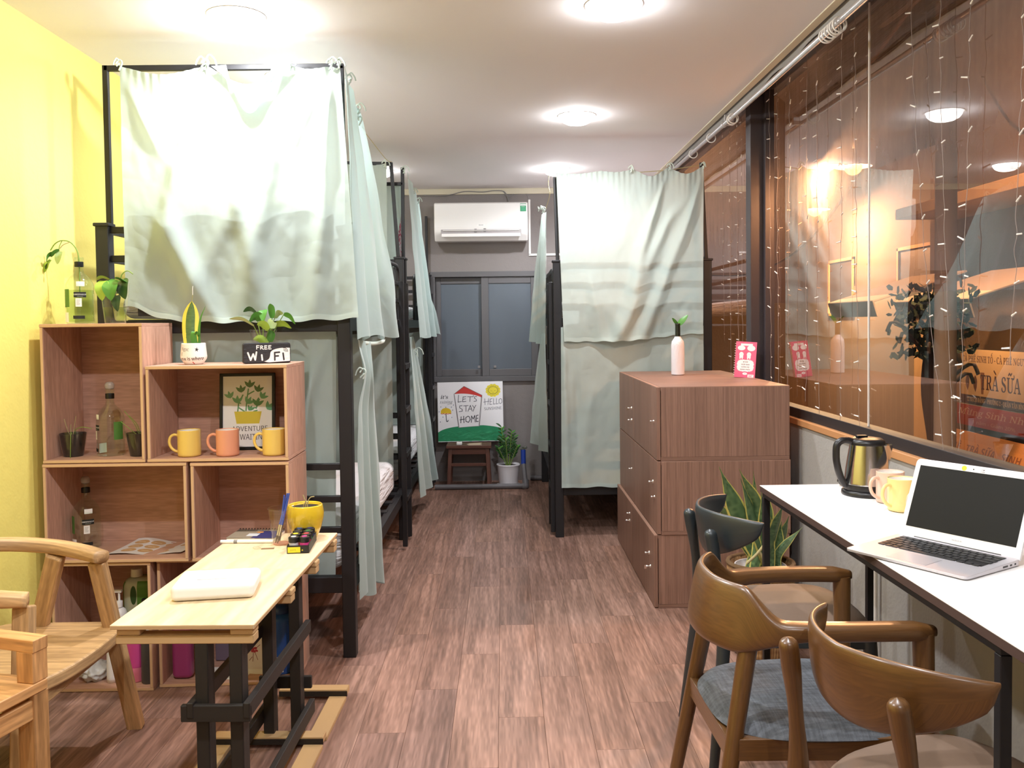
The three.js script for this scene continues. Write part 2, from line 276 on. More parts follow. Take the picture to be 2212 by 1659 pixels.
// ------------------------------------------------------------------ ceiling lights
const glow = new THREE.MeshStandardMaterial({ color: 0xffffff, side: THREE.DoubleSide, emissive: 0xfdfaf6, emissiveIntensity: 9 });
function ceilingLight(x, z, label, k = 1, halo = LAMP.halo) {
  const t = thing('ceiling_light', label, 'ceiling light', [x, CEIL, z], 0, 'round ceiling lights');
  part(t, 'trim_ring', lathe([[0.095, -0.0005], [0.104, -0.0005], [0.104, -0.002], [0.095, -0.003], [0.095, -0.0005]], 40), M.whitePlastic);
  part(t, 'diffuser', lathe([[0, -0.052], [0.03, -0.0505], [0.055, -0.045], [0.076, -0.034], [0.089, -0.018], [0.094, -0.001], [0, -0.001]], 40), glow);
  const l = new THREE.SpotLight(LAMP.color, LAMP.intensity * k * (1 - halo), 0, 1.42, 0.5); l.position.set(0, -0.026, 0); l.target.position.set(0, -1, 0); l.castShadow = true; l.shadow.radius = 1.1; l.shadow.bias = -0.002; t.add(l, l.target);
  const h = new THREE.PointLight(LAMP.color, LAMP.intensity * k * halo); h.position.set(0, -0.027, 0); h.castShadow = true; h.shadow.radius = 1.1; t.add(h);
}
ceilingLight(0.41, -3.18, 'nearest of the three round ceiling lights down the middle of the room', 1);
ceilingLight(0.42, -4.86, 'middle one of the three round ceiling lights down the middle of the room', 1);
ceilingLight(0.41, -6.53, 'farthest of the three round ceiling lights, in front of the right bunk', 1);
ceilingLight(-0.95, -3.26, 'round ceiling light right above the front curtain of the left bunk', 1.2, 0.30);
ceilingLight(-0.95, -4.05, 'round ceiling light hidden over the pillow end of the front left bunk', 0.6);
ceilingLight(-0.88, -6.53, 'round ceiling light hidden over the far left bunk', 0.35);
ceilingLight(0.41, -1.50, 'round ceiling light over the desk chairs behind the camera side', 1.15);
ceilingLight(-0.88, -1.50, 'round ceiling light over the lounge chairs near the yellow wall', 1.15);
ceilingLight(0.41, 0.2, 'round ceiling light above the photographer', 0.8);
// a part given in room coordinates, under a thing that is not turned
function wpart(t, name, geo, mat, label) { const g = Array.isArray(geo) ? merged(geo) : geo; g.translate(-t.position.x, -t.position.y, -t.position.z); return part(t, name, g, mat, label); }

// ------------------------------------------------------------------ bunk beds: square black steel
// xa aisle side, xw wall side, zn near end, zf far end
function bunk(label, xa, xw, zn, zf, o) {
  const t = thing('bunk_bed', label, 'bunk bed', [(xa + xw) / 2, 0, (zn + zf) / 2], 0), s = Math.sign(xw - xa), P = 0.052, PH = o.post || 1.735, m = M.black;
  for (const x of [xa, xw]) for (const z of [zn, zf]) wpart(t, 'post', [cbox(P, PH, P, x + s * (x === xa ? P / 2 : -P / 2), PH / 2, z + (z === zn ? -P / 2 : P / 2), 0, 0.004), cbox(P + 0.012, 0.014, P + 0.012, x + s * (x === xa ? P / 2 : -P / 2), PH, z + (z === zn ? -P / 2 : P / 2), 0, 0.004)], m);
  for (const [y0, y1] of [[1.305, 1.358], [0.26, 0.325]]) {
    wpart(t, 'side_rail', box(xa + s * 0.006, xa + s * 0.046, y0, y1, zn - P, zf + P, 0, 0.004), m);
    wpart(t, 'side_rail', box(xw - s * 0.006, xw - s * 0.046, y0, y1, zn - P, zf + P, 0, 0.004), m);
    for (const z of [zn - 0.006, zf + 0.046]) wpart(t, 'end_rail', box(min(xa, xw) + P * 0.9, max(xa, xw) - P * 0.9, y0, y1, z - 0.04, z, 0, 0.004), m);
    for (let k = 1; k < 8; k++) { const z = lerp(zn, zf, k / 8); wpart(t, 'slat', box(min(xa, xw) + 0.03, max(xa, xw) - 0.03, y1 - 0.012, y1 + 0.004, z - 0.035, z + 0.035, 0, 0.002), m); }
  }
  for (const z of [zn - 0.018, zf + 0.034]) for (const y of [1.715, 1.602, 1.478, 0.765, 0.635, 0.51]) wpart(t, 'end_bar', box(min(xa, xw) + P * 0.9, max(xa, xw) - P * 0.9, y - 0.013, y + 0.013, z - 0.022, z, 0, 0.003), m);
  for (const y of [1.715, 1.602]) wpart(t, 'wall_bar', box(xw - s * 0.02, xw - s * 0.04, y - 0.012, y + 0.012, zn - P, zf + P, 0, 0.003), m);
  // guard on the aisle side, its corners rounded
  const ga = o.guard[0], gb = o.guard[1], xg = xa + s * 0.02, q = 0.05;
  const g = wpart(t, 'guard', tube([[xg, 1.33, ga], [xg, 1.5, ga], [xg, 1.67 - q, ga], [xg, 1.67 - q * 0.3, ga - q * 0.3], [xg, 1.67, ga - q], [xg, 1.67, (ga + gb) / 2], [xg, 1.67, gb + q], [xg, 1.67 - q * 0.3, gb + q * 0.3], [xg, 1.67 - q, gb], [xg, 1.5, gb], [xg, 1.33, gb]], 0.012, 60, 8), m);
  for (const y of [1.57, 1.47]) part(g, 'guard_bar', bar([xg - t.position.x, y, ga - t.position.z], [xg - t.position.x, y, gb - t.position.z], 0.022, 0.022, false), m);
  for (let k = 1; k < 6; k++) part(g, 'baluster', bar([xg - t.position.x, 1.34, lerp(ga, gb, k / 6) - t.position.z], [xg - t.position.x, 1.66, lerp(ga, gb, k / 6) - t.position.z], 0.016, 0.016, false), m);
  // ladder
  const [la, lb] = o.ladder, xl = xa - s * 0.012;
  const ld = wpart(t, 'ladder', [la, lb].map((z) => cbox(0.028, 1.56, 0.028, xl, 0.80, z, 0, 0.003)), m);
  for (const y of [0.30, 0.56, 0.82, 1.08]) part(ld, 'rung', box(xl - 0.014 - t.position.x, xl + 0.02 - t.position.x, y - 0.016, y + 0.016, la - t.position.z, lb - t.position.z, 0, 0.003), m);
  // thin canopy poles and rails
  for (const c of o.poles) wpart(t, 'canopy_pole', c.map(([a, b]) => bar(a, b, 0.021, 0.021, false, 0.002)), m);
  return t;
}
const bed1 = bunk('front left black steel bunk bed curtained in pale green, beside the yellow wall', -0.600, -1.592, -3.50, -5.47, {
  guard: [-4.35, -5.30], ladder: [-5.19, -5.44],
  poles: [[[[-1.545, 1.73, -3.53], [-1.545, 2.358, -3.53]], [[-1.55, 2.347, -3.53], [-0.612, 2.347, -3.53]], [[-0.622, 1.73, -3.53], [-0.622, 2.35, -3.53]]], [[[-0.632, 1.73, -5.45], [-0.668, 2.318, -5.45]], [[-0.665, 2.31, -5.45], [-1.545, 2.33, -5.45]], [[-1.56, 1.73, -5.45], [-1.545, 2.33, -5.45]]]],
});
// a plywood board behind the upper head end shades the front curtain
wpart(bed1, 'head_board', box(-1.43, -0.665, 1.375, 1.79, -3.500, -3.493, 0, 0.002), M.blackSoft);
const bed2 = bunk('far left black steel bunk bed reaching to the dark back wall', -0.592, -1.592, -5.50, -7.42, {
  guard: [-6.2, -7.1], ladder: [-7.05, -7.28],
  poles: [[[[-0.61, 1.73, -5.53], [-0.607, 2.30, -5.53]], [[-0.607, 2.20, -5.53], [-1.56, 2.20, -5.53]]], [[[-0.622, 1.73, -7.40], [-0.622, 2.225, -7.40]]]],
});
const bed3 = bunk('right black steel bunk bed behind the stack of brown lockers', 0.315, 1.29, -5.43, -7.40, {
  guard: [-5.75, -6.75], ladder: [-5.50, -5.72], post: 1.705,
  poles: [[[[0.345, 1.70, -5.46], [0.333, 2.22, -5.46]]], [[[1.262, 1.70, -5.46], [1.232, 2.30, -5.46]]], [[[0.345, 1.70, -7.37], [0.345, 2.2, -7.37]]]],
});
// mattresses
function mattress(label, x0, x1, y0, y1, z0, z1, group) {
  const g = new RoundedBoxGeometry(abs(x1 - x0), y1 - y0, abs(z1 - z0), 5, 0.05), p = g.attributes.position, n = vnoise(77);
  for (let i = 0; i < p.count; i++) p.setY(i, p.getY(i) + 0.012 * (n(p.getX(i) * 8 + 50, p.getZ(i) * 8 + 50, 400, 400) - 0.5));
  g.computeVertexNormals(); return single('mattress', g, M.bedding, label, 'mattress', [(x0 + x1) / 2, (y0 + y1) / 2, (z0 + z1) / 2], 0, group);
}
mattress('white sheeted mattress on the lower deck of the front left bunk', -1.54, -0.655, 0.33, 0.515, -3.58, -5.28);
mattress('white sheeted mattress on the upper deck of the front left bunk', -1.54, -0.655, 1.363, 1.47, -3.58, -5.38);
mattress('white sheeted mattress on the lower deck of the right bunk', 0.37, 1.24, 0.33, 0.51, -5.52, -7.32);
mattress('white sheeted mattress on the upper deck of the right bunk', 0.37, 1.24, 1.363, 1.47, -5.52, -7.32);
mattress('white sheeted mattress on the upper deck of the far left bunk', -1.54, -0.66, 1.363, 1.46, -5.58, -7.32);
mattress('white sheeted mattress on the lower deck of the far left bunk', -1.54, -0.66, 0.33, 0.50, -5.58, -7.32);
{
  const pillow = (x, y, z, rx, ry, mat, label, name = 'pillow') => {
    const f = (s) => (u, v) => { const a = u * 2 - 1, b = v * 2 - 1; return [a * 0.27 * (1 - 0.06 * b * b), b * 0.18 * (1 - 0.06 * a * a), s * 0.065 * Math.sqrt(max(0, (1 - a ** 4) * (1 - b ** 4)))]; };
    const o = single(name, [grid(20, 14, f(1), true), grid(20, 14, f(-1))], mat, label, 'pillow', [x, y, z]); o.rotation.set(rx, ry, 0); return o;
  };
  pillow(0.72, 1.545, -5.72, -PI / 2, 0.1, M.patch, 'pink patterned pillow on the upper deck of the right bunk');
  pillow(-0.9, 1.535, -5.72, -PI / 2, 0, M.bedding, 'white pillow on the upper deck of the far left bunk');
}
{ // pink patterned sheet hanging inside the far left bunk
  const g = grid(10, 30, (u, v) => [-0.66 - 0.01 * sin(u * 9 + v * 4), lerp(2.0, 1.37, v), lerp(-5.63, -6.02, u)]);
  single('patterned_sheet', g, M.patch, 'pink and white patterned cloth showing through the curtain gap of the far left bunk', 'cloth');
}

// ------------------------------------------------------------------ curtains
const n2 = vnoise(21);
function bow(p, s, d = 1, a = 0.4) { // a knot with two loose ends round a rail at p
  const [x, y, z] = p;
  return [tube([[x - 0.012, y - 0.004, z + 0.016], [x, y + 0.012, z + 0.012], [x + 0.012, y, z + 0.016], [x, y - 0.03, z + 0.016]], 0.0035, 14, 6),
    tube([[x, y + 0.008, z + 0.015], [x + s * 0.35 * d, y + s * 0.35 * a + 0.012, z + 0.02], [x + s * 0.8 * d, y + s * 0.2 * a, z + 0.022], [x + s * d, y - s * 0.5, z + 0.022]], 0.0032, 14, 6),
    tube([[x, y - 0.01, z + 0.016], [x + s * 0.2, y - s * 0.3, z + 0.025], [x + s * 0.3 * d, y - s * 0.8, z + 0.025]], 0.0032, 10, 6)];
}
// front curtain hung by ties from a rail. ties: u of each tie; sag: drop between them
function frontCurtain(name, label, q) {
  const { ties, sag } = q, nu = q.nu || 150, nv = q.nv || 110;
  const f = (u, v) => {
    let k = 0; while (k < ties.length - 2 && u > ties[k + 1]) k++;
    const t = clamp((u - ties[k]) / (ties[k + 1] - ties[k])), sw = sin(PI * t) ** 1.4, dip = sag[k] * sw;
    const ytop = lerp(q.top[0], q.top[1], u) - dip, ybot = q.bottom(u), y = lerp(ytop, ybot, v);
    let x = lerp(lerp(q.x0[0], q.x0[1], v), lerp(q.x1[0], q.x1[1], v), u), z = q.z + 0.004;
    z += sag[k] * 0.55 * sw * exp(-v * 7);
    for (const r of q.ridges) { const c = r.u + r.b * v + (r.c || 0) * v * v, w = r.w * (0.35 + 0.9 * v), a = r.a * sstep(r.v0 ?? 0, (r.v0 ?? 0) + 0.25, v) * (1 - sstep((r.v1 ?? 1.2) - 0.2, r.v1 ?? 1.2, v)); z += 0.62 * a * exp(-(((u - c) / w) ** 2)); }
    z += 0.007 * (n2(u * 9 + v * 3, v * 5, 200, 200) - 0.5) * sstep(0, 0.3, v) + 0.004 * (n2(u * 26, v * 18, 200, 200) - 0.5);
    z += 0.006 * sin(u * 170) * exp(-v * 22) * (q.gather ?? 1);
    if (q.warp) { const w = q.warp(u, v); x += w[0]; z += w[1]; }
    return [x, y, z];
  };
  const t = thing(name, label, 'curtain', [(q.x0[0] + q.x1[0]) / 2, q.bottom(0.5), q.z]);
  wpart(t, 'cloth', grid(nu, nv, f), q.mat || M.cotton);
  // hem, a doubled strip along the lower edge
  wpart(t, 'hem', grid(nu, 2, (u, v) => { const p = f(u, 1 - 0.022 * (1 - v)); return [p[0], p[1] - 0.0008, p[2] + 0.0022]; }), M.hem);
  for (const [u, s, d, a] of q.bows || []) { const p = f(u, 0); wpart(t, 'tie', bow([p[0], q.rail ?? p[1] + 0.01, p[2] - 0.004], s * 0.65, d, a), M.tie); }
  return t;
}
// one end held, hanging fan-like: a curtain along the depth. p0(u): top point, p1(u): bottom point, folds n
function sideCurtain(label, q) {
  const nu = q.nu || 120, nv = q.nv || 80;
  const f = (u, v) => {
    const a = q.top(u), b = q.bottom(u), w = q.curve ? q.curve(v) : v, p = [lerp(a[0], b[0], w), lerp(a[1], b[1], v), lerp(a[2], b[2], w)];
    const am = lerp(q.amp[0], q.amp[1], v), ph = q.folds * 2 * PI * u + 1.3 * n2(u * 5 + (q.s || 0), v * 2, 99, 99) * 2 + (q.ph || 0);
    p[0] += am * sin(ph) + 0.16 * am * sin(ph * 2.3 + 1 + v) + 0.005 * (n2(u * 10, v * 9, 99, 99) - 0.5); p[2] += am * 0.5 * cos(ph);
    if (q.extra) { const e = q.extra(u, v); p[0] += e[0]; p[1] += e[1]; p[2] += e[2]; }
    return p;
  };
  const c = f(0.5, 1), t = thing('bunk_curtain', label, 'curtain', [c[0], c[1], c[2]]);
  wpart(t, 'cloth', grid(nu, nv, f), q.mat || M.cottonTeal);
  for (const p of q.bows || []) wpart(t, 'tie', bow(p.slice(0, 3), p[3] || 0.05, p[4] || 1), M.tie);
  return t;
}
// front left bunk, upper end curtain: it fills much of the picture
frontCurtain('bunk_curtain', 'large pale green curtain tied over the near end of the front left bunk, upper deck', {
  x0: [-1.462, -1.468], x1: [-0.618, -0.562], z: -3.468, top: [2.335, 2.332], rail: 2.347, bottom: (u) => 1.358 + 0.055 * exp(-((u / 0.13) ** 2)) - 0.012 * sin(u * 3) + 0.004 * sin(u * 40),
  ties: [0, 0.395, 0.77, 0.965, 1], sag: [0.035, 0.082, 0.014, 0.004], nu: 190, nv: 140, gather: 0.4,
  bows: [[0.003, 0.03, -1, 0.5], [0.395, 0.07, 1.0, 0.9], [0.39, 0.04, -1.2, 0.9], [0.77, 0.05, 1], [0.955, 0.06, 1], [0.99, 0.05, 1]],
  ridges: [
    { u: 0.0, b: 0.55, c: 0, w: 0.07, a: 0.035, v1: 0.42 }, { u: 0.37, b: -0.35, c: 0.1, w: 0.055, a: 0.045, v0: 0.05, v1: 0.8 }, { u: 0.40, b: 0.22, w: 0.05, a: 0.035, v0: 0.3 },
    { u: 0.77, b: -0.28, w: 0.055, a: 0.05, v0: 0.1 }, { u: 0.77, b: -0.5, c: -0.05, w: 0.05, a: 0.025, v0: 0.3 }, { u: 0.96, b: -0.5, w: 0.05, a: -0.03, v1: 0.5 }, { u: 0.96, b: -0.14, w: 0.035, a: 0.03 },
    { u: 0.03, b: 0.05, c: 0.32, w: 0.05, a: 0.04, v0: 0.5 }, { u: 0.12, b: 0.0, c: 0.28, w: 0.04, a: 0.03, v0: 0.45, v1: 0.95 }, { u: 0.98, b: -0.1, c: -0.12, w: 0.05, a: 0.03, v0: 0.5 }, { u: 0.86, b: -0.1, c: 0, w: 0.08, a: -0.02, v0: 0.3 },
  ],
  warp: (u, v) => [0, -0.02 * sstep(0.9, 1, u) * (1 - v) - 0.008 * sstep(0.35, 0.6, v)],
});
{ // the flap that flops over between two ties
  const f = (u, v) => { const x = lerp(-1.10, -0.80, u), s = sin(PI * u); return [lerp(x, -0.955, v * 0.42), 2.325 - 0.078 * s - v * 0.105 * s ** 0.7, -3.432 + 0.03 * s * (1 - v) + 0.015 * v]; };
  single('cloth_flap', grid(24, 14, f), M.cottonTeal, 'folded over flap at the sagging top of the large front curtain', 'cloth');
}
sideCurtain('long teal green curtain on the aisle side of the front left bunk, upper deck', {
  top: (u) => [-0.607 + 0.004 * u, 2.335 - 0.11 * u, -3.478 - 0.36 * u], bottom: (u) => [-0.578 + 0.010 * sin(u * 7), 1.272 + 0.012 * sin(u * 20), -3.50 - 1.33 * u ** 1.1],
  curve: (v) => v ** 0.85, folds: 2.1, amp: [0.010, 0.030], mat: M.cottonTeal, bows: [[-0.6, 2.25, -3.8, 0.035], [-0.603, 2.32, -3.6, 0.03], [-0.6, 2.21, -3.83, -0.03]],
});
frontCurtain('bunk_curtain', 'pale green curtain behind the plywood crates, lower deck of the front left bunk', {
  x0: [-1.52, -1.50], x1: [-0.668, -0.690], z: -3.575, top: [1.345, 1.345], bottom: () => 0.285, ties: [0, 0.3, 0.65, 1], sag: [0.02, 0.02, 0.012], nu: 90, nv: 60, gather: 0.3,
  ridges: [{ u: 0.98, b: -0.4, w: 0.06, a: 0.03 }, { u: 0.9, b: -0.1, w: 0.05, a: 0.03 }, { u: 0.7, b: 0.1, w: 0.06, a: 0.03 }, { u: 0.4, b: 0, w: 0.08, a: 0.03 }],
});
sideCurtain('gathered grey green curtain knotted beside the front left bunk, lower deck', {
  top: (u) => [-0.592, 1.27 - 0.02 * u, -3.57 - 0.42 * u], bottom: (u) => [-0.598 + 0.012 * u, lerp(0.215, 0.12, u) + 0.02 * sin(u * 12), -3.57 - 0.62 * u], folds: 2.4, amp: [0.008, 0.026], mat: M.cottonTeal,
  extra: (u, v) => { const k = exp(-(((v - 0.13) / 0.09) ** 2)); return [0.02 * k, 0, (0.19 * (u - 0.35)) * k]; }, bows: [[-0.57, 1.14, -3.62, 0.03, -1]],
});
{ // rolled towel-like bundle under the upper deck
  single('cloth_roll', [tube([[0, 0, 0], [0.02, -0.01, -0.25], [0.03, 0, -0.5], [0.03, 0.004, -0.5]], 0.009, 24, 10)], M.tie, 'rolled pale cloth hung under the upper deck rail of the front left bunk', 'cloth', [-0.60, 1.255, -3.75]);
}
// far end of bed 1 and the far left bunk
frontCurtain('bunk_curtain', 'sheer green curtain across the far end of the front left bunk, upper deck', {
  x0: [-1.5, -1.5], x1: [-0.69, -0.70], z: -5.42, top: [2.30, 2.305], rail: 2.31, bottom: () => 1.48, ties: [0, 0.35, 0.7, 1], sag: [0.02, 0.02, 0.012], nu: 70, nv: 50, bows: [[0.75, 0.05, 1], [0.98, 0.06, 1]],
  ridges: [{ u: 0.9, b: 0.0, w: 0.06, a: 0.03 }, { u: 0.7, b: 0.1, w: 0.06, a: 0.03 }],
});
sideCurtain('narrow teal curtain on the aisle side of the far left bunk, upper deck', {
  top: (u) => [-0.585 + 0.004 * u, 2.285 - 0.1 * u, -5.54 - 0.75 * u], bottom: (u) => [-0.53 + 0.012 * sin(u * 9), 1.245 + 0.012 * sin(u * 16), -5.62 - 1.55 * u], folds: 2.8, amp: [0.008, 0.030], mat: M.cottonTeal, bows: [[-0.6, 2.29, -5.52, 0.04], [-0.58, 2.22, -5.95, 0.03], [-0.58, 2.2, -6.25, 0.03]],
});
sideCurtain('inner green curtain at the near end of the far left bunk, upper deck', {
  top: (u) => [-0.60 - 0.40 * u, 2.21, -5.55], bottom: (u) => [lerp(-0.70, -1.2, u), 1.5, -5.56], folds: 2, amp: [0.006, 0.02], mat: M.cotton,
});
sideCurtain('slanting grey green curtain tied beside the far left bunk, lower deck', {
  top: (u) => [-0.585, 1.25, -5.55 - 0.62 * u ** 1.0 * 0.35], bottom: (u) => [-0.535 + 0.03 * u, lerp(0.24, 0.2, u), -5.54 - 0.99 * u], folds: 2.2, amp: [0.006, 0.030], mat: M.cottonTeal, curve: (v) => v ** 0.9, bows: [[-0.56, 1.16, -5.72, 0.05]],
});
frontCurtain('bunk_curtain', 'dim grey green curtain across the far end of the front left bunk, lower deck', {
  x0: [-1.5, -1.5], x1: [-0.675, -0.675], z: -5.40, top: [1.27, 1.27], bottom: () => 0.36, ties: [0, 0.5, 1], sag: [0.02, 0.02], nu: 60, nv: 40,
  ridges: [{ u: 0.97, b: -0.3, w: 0.07, a: 0.04 }, { u: 0.99, b: -0.1, w: 0.05, a: 0.03 }, { u: 0.6, b: 0, w: 0.08, a: 0.04 }],
});
frontCurtain('bunk_curtain', 'dim green curtain on the back wall end of the far left bunk, lower deck', {
  x0: [-1.5, -1.5], x1: [-0.66, -0.66], z: -7.33, top: [1.27, 1.27], bottom: () => 0.5, ties: [0, 0.5, 1], sag: [0.02, 0.02], nu: 40, nv: 30, ridges: [{ u: 0.9, b: -0.1, w: 0.08, a: 0.03 }],
});
// right bunk
frontCurtain('bunk_curtain', 'broad pale curtain tied over the near end of the right bunk, upper deck', {
  x0: [0.338, 0.375], x1: [1.234, 1.226], z: -5.40, top: [2.235, 2.268], bottom: (u) => 1.212 + 0.04 * sstep(0.35, 1, u) + 0.003 * sin(u * 50), ties: [0, 0.30, 0.52, 0.76, 1], sag: [0.012, 0.012, 0.05, 0.045], nu: 170, nv: 120,
  bows: [[0.50, 0.05, 0.6], [0.76, 0.05, 1], [0.99, 0.05, 0.6]],
  ridges: [{ u: 0.52, b: 0.3, w: 0.05, a: -0.02, v1: 0.3 }, { u: 0.76, b: -0.5, c: 0.2, w: 0.05, a: 0.05, v0: 0, v1: 0.85 }, { u: 1.0, b: -0.35, c: -0.1, w: 0.05, a: 0.05 }, { u: 1.0, b: -0.85, c: 0.25, w: 0.06, a: 0.04, v0: 0.1 },
    { u: 0.2, b: -0.1, c: 0.18, w: 0.04, a: 0.03, v0: 0.5 }, { u: 0.05, b: 0.1, c: 0.3, w: 0.06, a: 0.03, v0: 0.6 }, { u: 0.9, b: -0.2, c: -0.35, w: 0.05, a: 0.035, v0: 0.55 }],
});
frontCurtain('bunk_curtain', 'plain grey green curtain over the near end of the right bunk, lower deck', {
  x0: [0.358, 0.352], x1: [1.232, 1.232], z: -5.415, top: [1.30, 1.30], bottom: (u) => 0.315 + 0.004 * sin(u * 30), ties: [0, 0.4, 0.7, 1], sag: [0.01, 0.01, 0.01], nu: 90, nv: 70, gather: 0.2,
  ridges: [{ u: 0.02, b: 0.02, w: 0.03, a: 0.035 }, { u: 0.09, b: 0.05, w: 0.03, a: -0.02, v0: 0.2 }, { u: 0.3, b: -0.2, w: 0.05, a: 0.02, v0: 0.3 }],
});
sideCurtain('bunched pale curtain on the aisle side of the right bunk, upper deck', {
  top: (u) => [0.318 - 0.01 * u, 2.13, -6.42 - 0.20 * u], bottom: (u) => [lerp(0.30, 0.215, u), lerp(1.17, 1.19, u), -6.42 - 0.36 * u], folds: 1.8, amp: [0.012, 0.030], mat: M.cotton, bows: [[0.31, 2.15, -6.42, 0.04, -1], [0.3, 2.16, -6.5, -0.03]],
});
sideCurtain('slanting grey green curtain on the aisle side of the right bunk, lower deck', {
  top: (u) => [0.30, 1.25, -6.40 - 0.3 * u], bottom: (u) => [lerp(0.31, 0.215, u), lerp(0.38, 0.42, u), -6.35 - 0.42 * u], folds: 1.7, amp: [0.012, 0.028], mat: M.cotton,
});
// strings that hold the canopies
single('canopy_string', tube([[-0.605, 2.19, -3.86], [-0.60, 2.19, -4.3], [-0.62, 2.23, -4.9], [-0.66, 2.32, -5.44]], 0.0018, 30, 5), M.dryStem, 'thin string running from the front left bunk curtain back to its far pole', 'string');
single('canopy_string', tube([[0.333, 2.22, -5.46], [0.62, 2.232, -5.44], [0.8, 2.238, -5.43], [1.0, 2.25, -5.43], [1.232, 2.285, -5.46]], 0.0025, 30, 5), M.dryStem, 'sagging string along the top of the right bunk curtain', 'string');
single('canopy_string', tube([[0.36, 2.452, -6.42], [0.345, 2.33, -6.44], [0.355, 2.26, -6.43], [0.32, 2.14, -6.42]], 0.0022, 30, 5), M.dryStem, 'wavy string from the ceiling down to the bunched right bunk curtain', 'string');
// ------------------------------------------------------------------ plywood crates
const txt = (g, s, x, y, size, o = {}) => { g.save(); g.translate(x, y); g.rotate(o.rot || 0); g.scale(o.sx || 1, 1); g.font = `${o.w || ''} ${size}px ${o.f || 'sans-serif'}`; g.fillStyle = o.c || '#222'; g.textAlign = o.a || 'center'; g.textBaseline = 'middle'; if (o.stroke) { g.lineWidth = o.stroke; g.strokeStyle = o.c || '#222'; g.strokeText(s, 0, 0); } else g.fillText(s, 0, 0); g.restore(); };
// Vietnamese letters: the base letter from the font, its marks drawn
const MARKS = { '\u0300': [[-0.16, -0.1], [0.06, 0.05]], '\u0301': [[-0.06, 0.05], [0.16, -0.1]], '\u0303': [[-0.17, 0.03], [-0.07, -0.06], [0.06, 0.03], [0.17, -0.06]], '\u0309': [[-0.07, -0.1], [0.07, -0.09], [0.05, 0], [0, 0.05]], '\u0302': [[-0.15, 0.06], [0, -0.08], [0.15, 0.06]], '\u0306': [[-0.15, -0.06], [0, 0.05], [0.15, -0.06]] };
function vtxt(g, s, x, y, size, o = {}) {
  g.save(); g.translate(x, y); g.rotate(o.rot || 0); g.scale(o.sx || 1, 1); g.font = `${o.w || ''} ${size}px ${o.f || 'sans-serif'}`; g.fillStyle = g.strokeStyle = o.c || '#222'; g.textAlign = 'left'; g.textBaseline = 'middle';
  const cs = [...s].map((c) => { const d = [...c.normalize('NFD')], b = d[0] === 'Đ' ? 'D' : d[0] === 'đ' ? 'd' : d[0]; return { b, m: d.slice(1), bar: 'Đđ'.includes(d[0]), w: g.measureText(b).width }; });
  let p = -cs.reduce((a, c) => a + c.w, 0) / 2; g.lineWidth = size * (o.w ? 0.085 : 0.06);
  for (const c of cs) {
    g.fillText(c.b, p, 0); const up = c.b === c.b.toUpperCase(), cx = p + c.w / 2; let top = up ? -0.50 : -0.36;
    const line = (q, dy) => { g.beginPath(); q.forEach(([a, b], i) => (i ? g.lineTo(cx + a * size, (b + dy) * size) : g.moveTo(cx + a * size, (b + dy) * size))); g.stroke(); };
    if (c.bar) { g.beginPath(); g.moveTo(p - size * 0.03, up ? -0.02 * size : -0.27 * size); g.lineTo(p + c.w * (up ? 0.5 : 1), up ? -0.02 * size : -0.27 * size); g.stroke(); }
    for (const m of c.m.sort((a, b) => ('\u0302\u0306\u031b'.includes(b) ? 1 : 0) - ('\u0302\u0306\u031b'.includes(a) ? 1 : 0))) {
      if (m === '\u0323') { g.beginPath(); g.arc(cx, 0.5 * size, size * 0.055, 0, 7); g.fill(); } else if (m === '\u031b') { g.beginPath(); g.moveTo(p + c.w * 0.92, (up ? -0.3 : -0.16) * size); g.quadraticCurveTo(p + c.w * 1.12, (up ? -0.34 : -0.2) * size, p + c.w * 1.05, (up ? -0.46 : -0.34) * size); g.stroke(); } else { line(MARKS[m] || [], top); top -= 0.17; }
    }
    p += c.w;
  }
  g.restore();
}
// freehand strokes: lists of points in a w x h box
const pen = (g, list, lw, c) => { g.lineWidth = lw; g.strokeStyle = c; for (const l of list) { g.beginPath(); l.forEach(([x, y], i) => (i ? g.lineTo(x, y) : g.moveTo(x, y))); g.stroke(); } };
const CZ = -3.20, CB = -3.485;
function crate(label, x0, x1, y0, y1, zf, zb, ry = 0) {
  const t = thing('plywood_crate', label, 'crate', [(x0 + x1) / 2, y0, (zf + zb) / 2], ry), w = (x1 - x0) / 2, h = y1 - y0, d = abs(zb - zf) / 2, T = 0.0125, e = 0.0008;
  const panel = (n, X0, X1, Y0, Y1, Z0, Z1, gr, mat) => part(t, n, box(X0, X1, Y0, Y1, Z0, Z1, gr, 0.0012), mat);
  panel('top_panel', -w, w, h - T, h, -d, d, 'x', M.ply); panel('bottom_panel', -w, w, 0, T, -d, d, 'x', M.ply);
  panel('side_panel', -w, -w + T, T, h - T, -d, d - e, 'y', M.ply); panel('side_panel', w - T, w, T, h - T, -d, d - e, 'y', M.ply);
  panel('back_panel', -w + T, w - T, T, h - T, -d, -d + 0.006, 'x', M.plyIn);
  // pale plies showing on the front edges
  part(t, 'front_edge', [box(-w, w, h - T + 0.002, h - 0.002, d, d + 0.0015, 0, 0), box(-w, w, 0.002, T - 0.002, d, d + 0.0015, 0, 0), box(-w + 0.002, -w + T - 0.002, T, h - T, d - 0.001, d + 0.0015, 0, 0), box(w - T + 0.002, w - 0.002, T, h - T, d - 0.001, d + 0.0015, 0, 0)], M.plyEdge);
  return t;
}
crate('tall plywood crate at top left holding an empty bottle and two black pots', -1.664, -1.297, 0.842, 1.346, CZ, -3.494);
crate('wide plywood crate at top right holding mugs and a framed print', -1.289, -0.780, 0.842, 1.190, CZ, CB);
crate('wide plywood crate in the middle row holding a bottle and a sheet of stickers', -1.668, -1.150, 0.478, 0.840, CZ, CB);
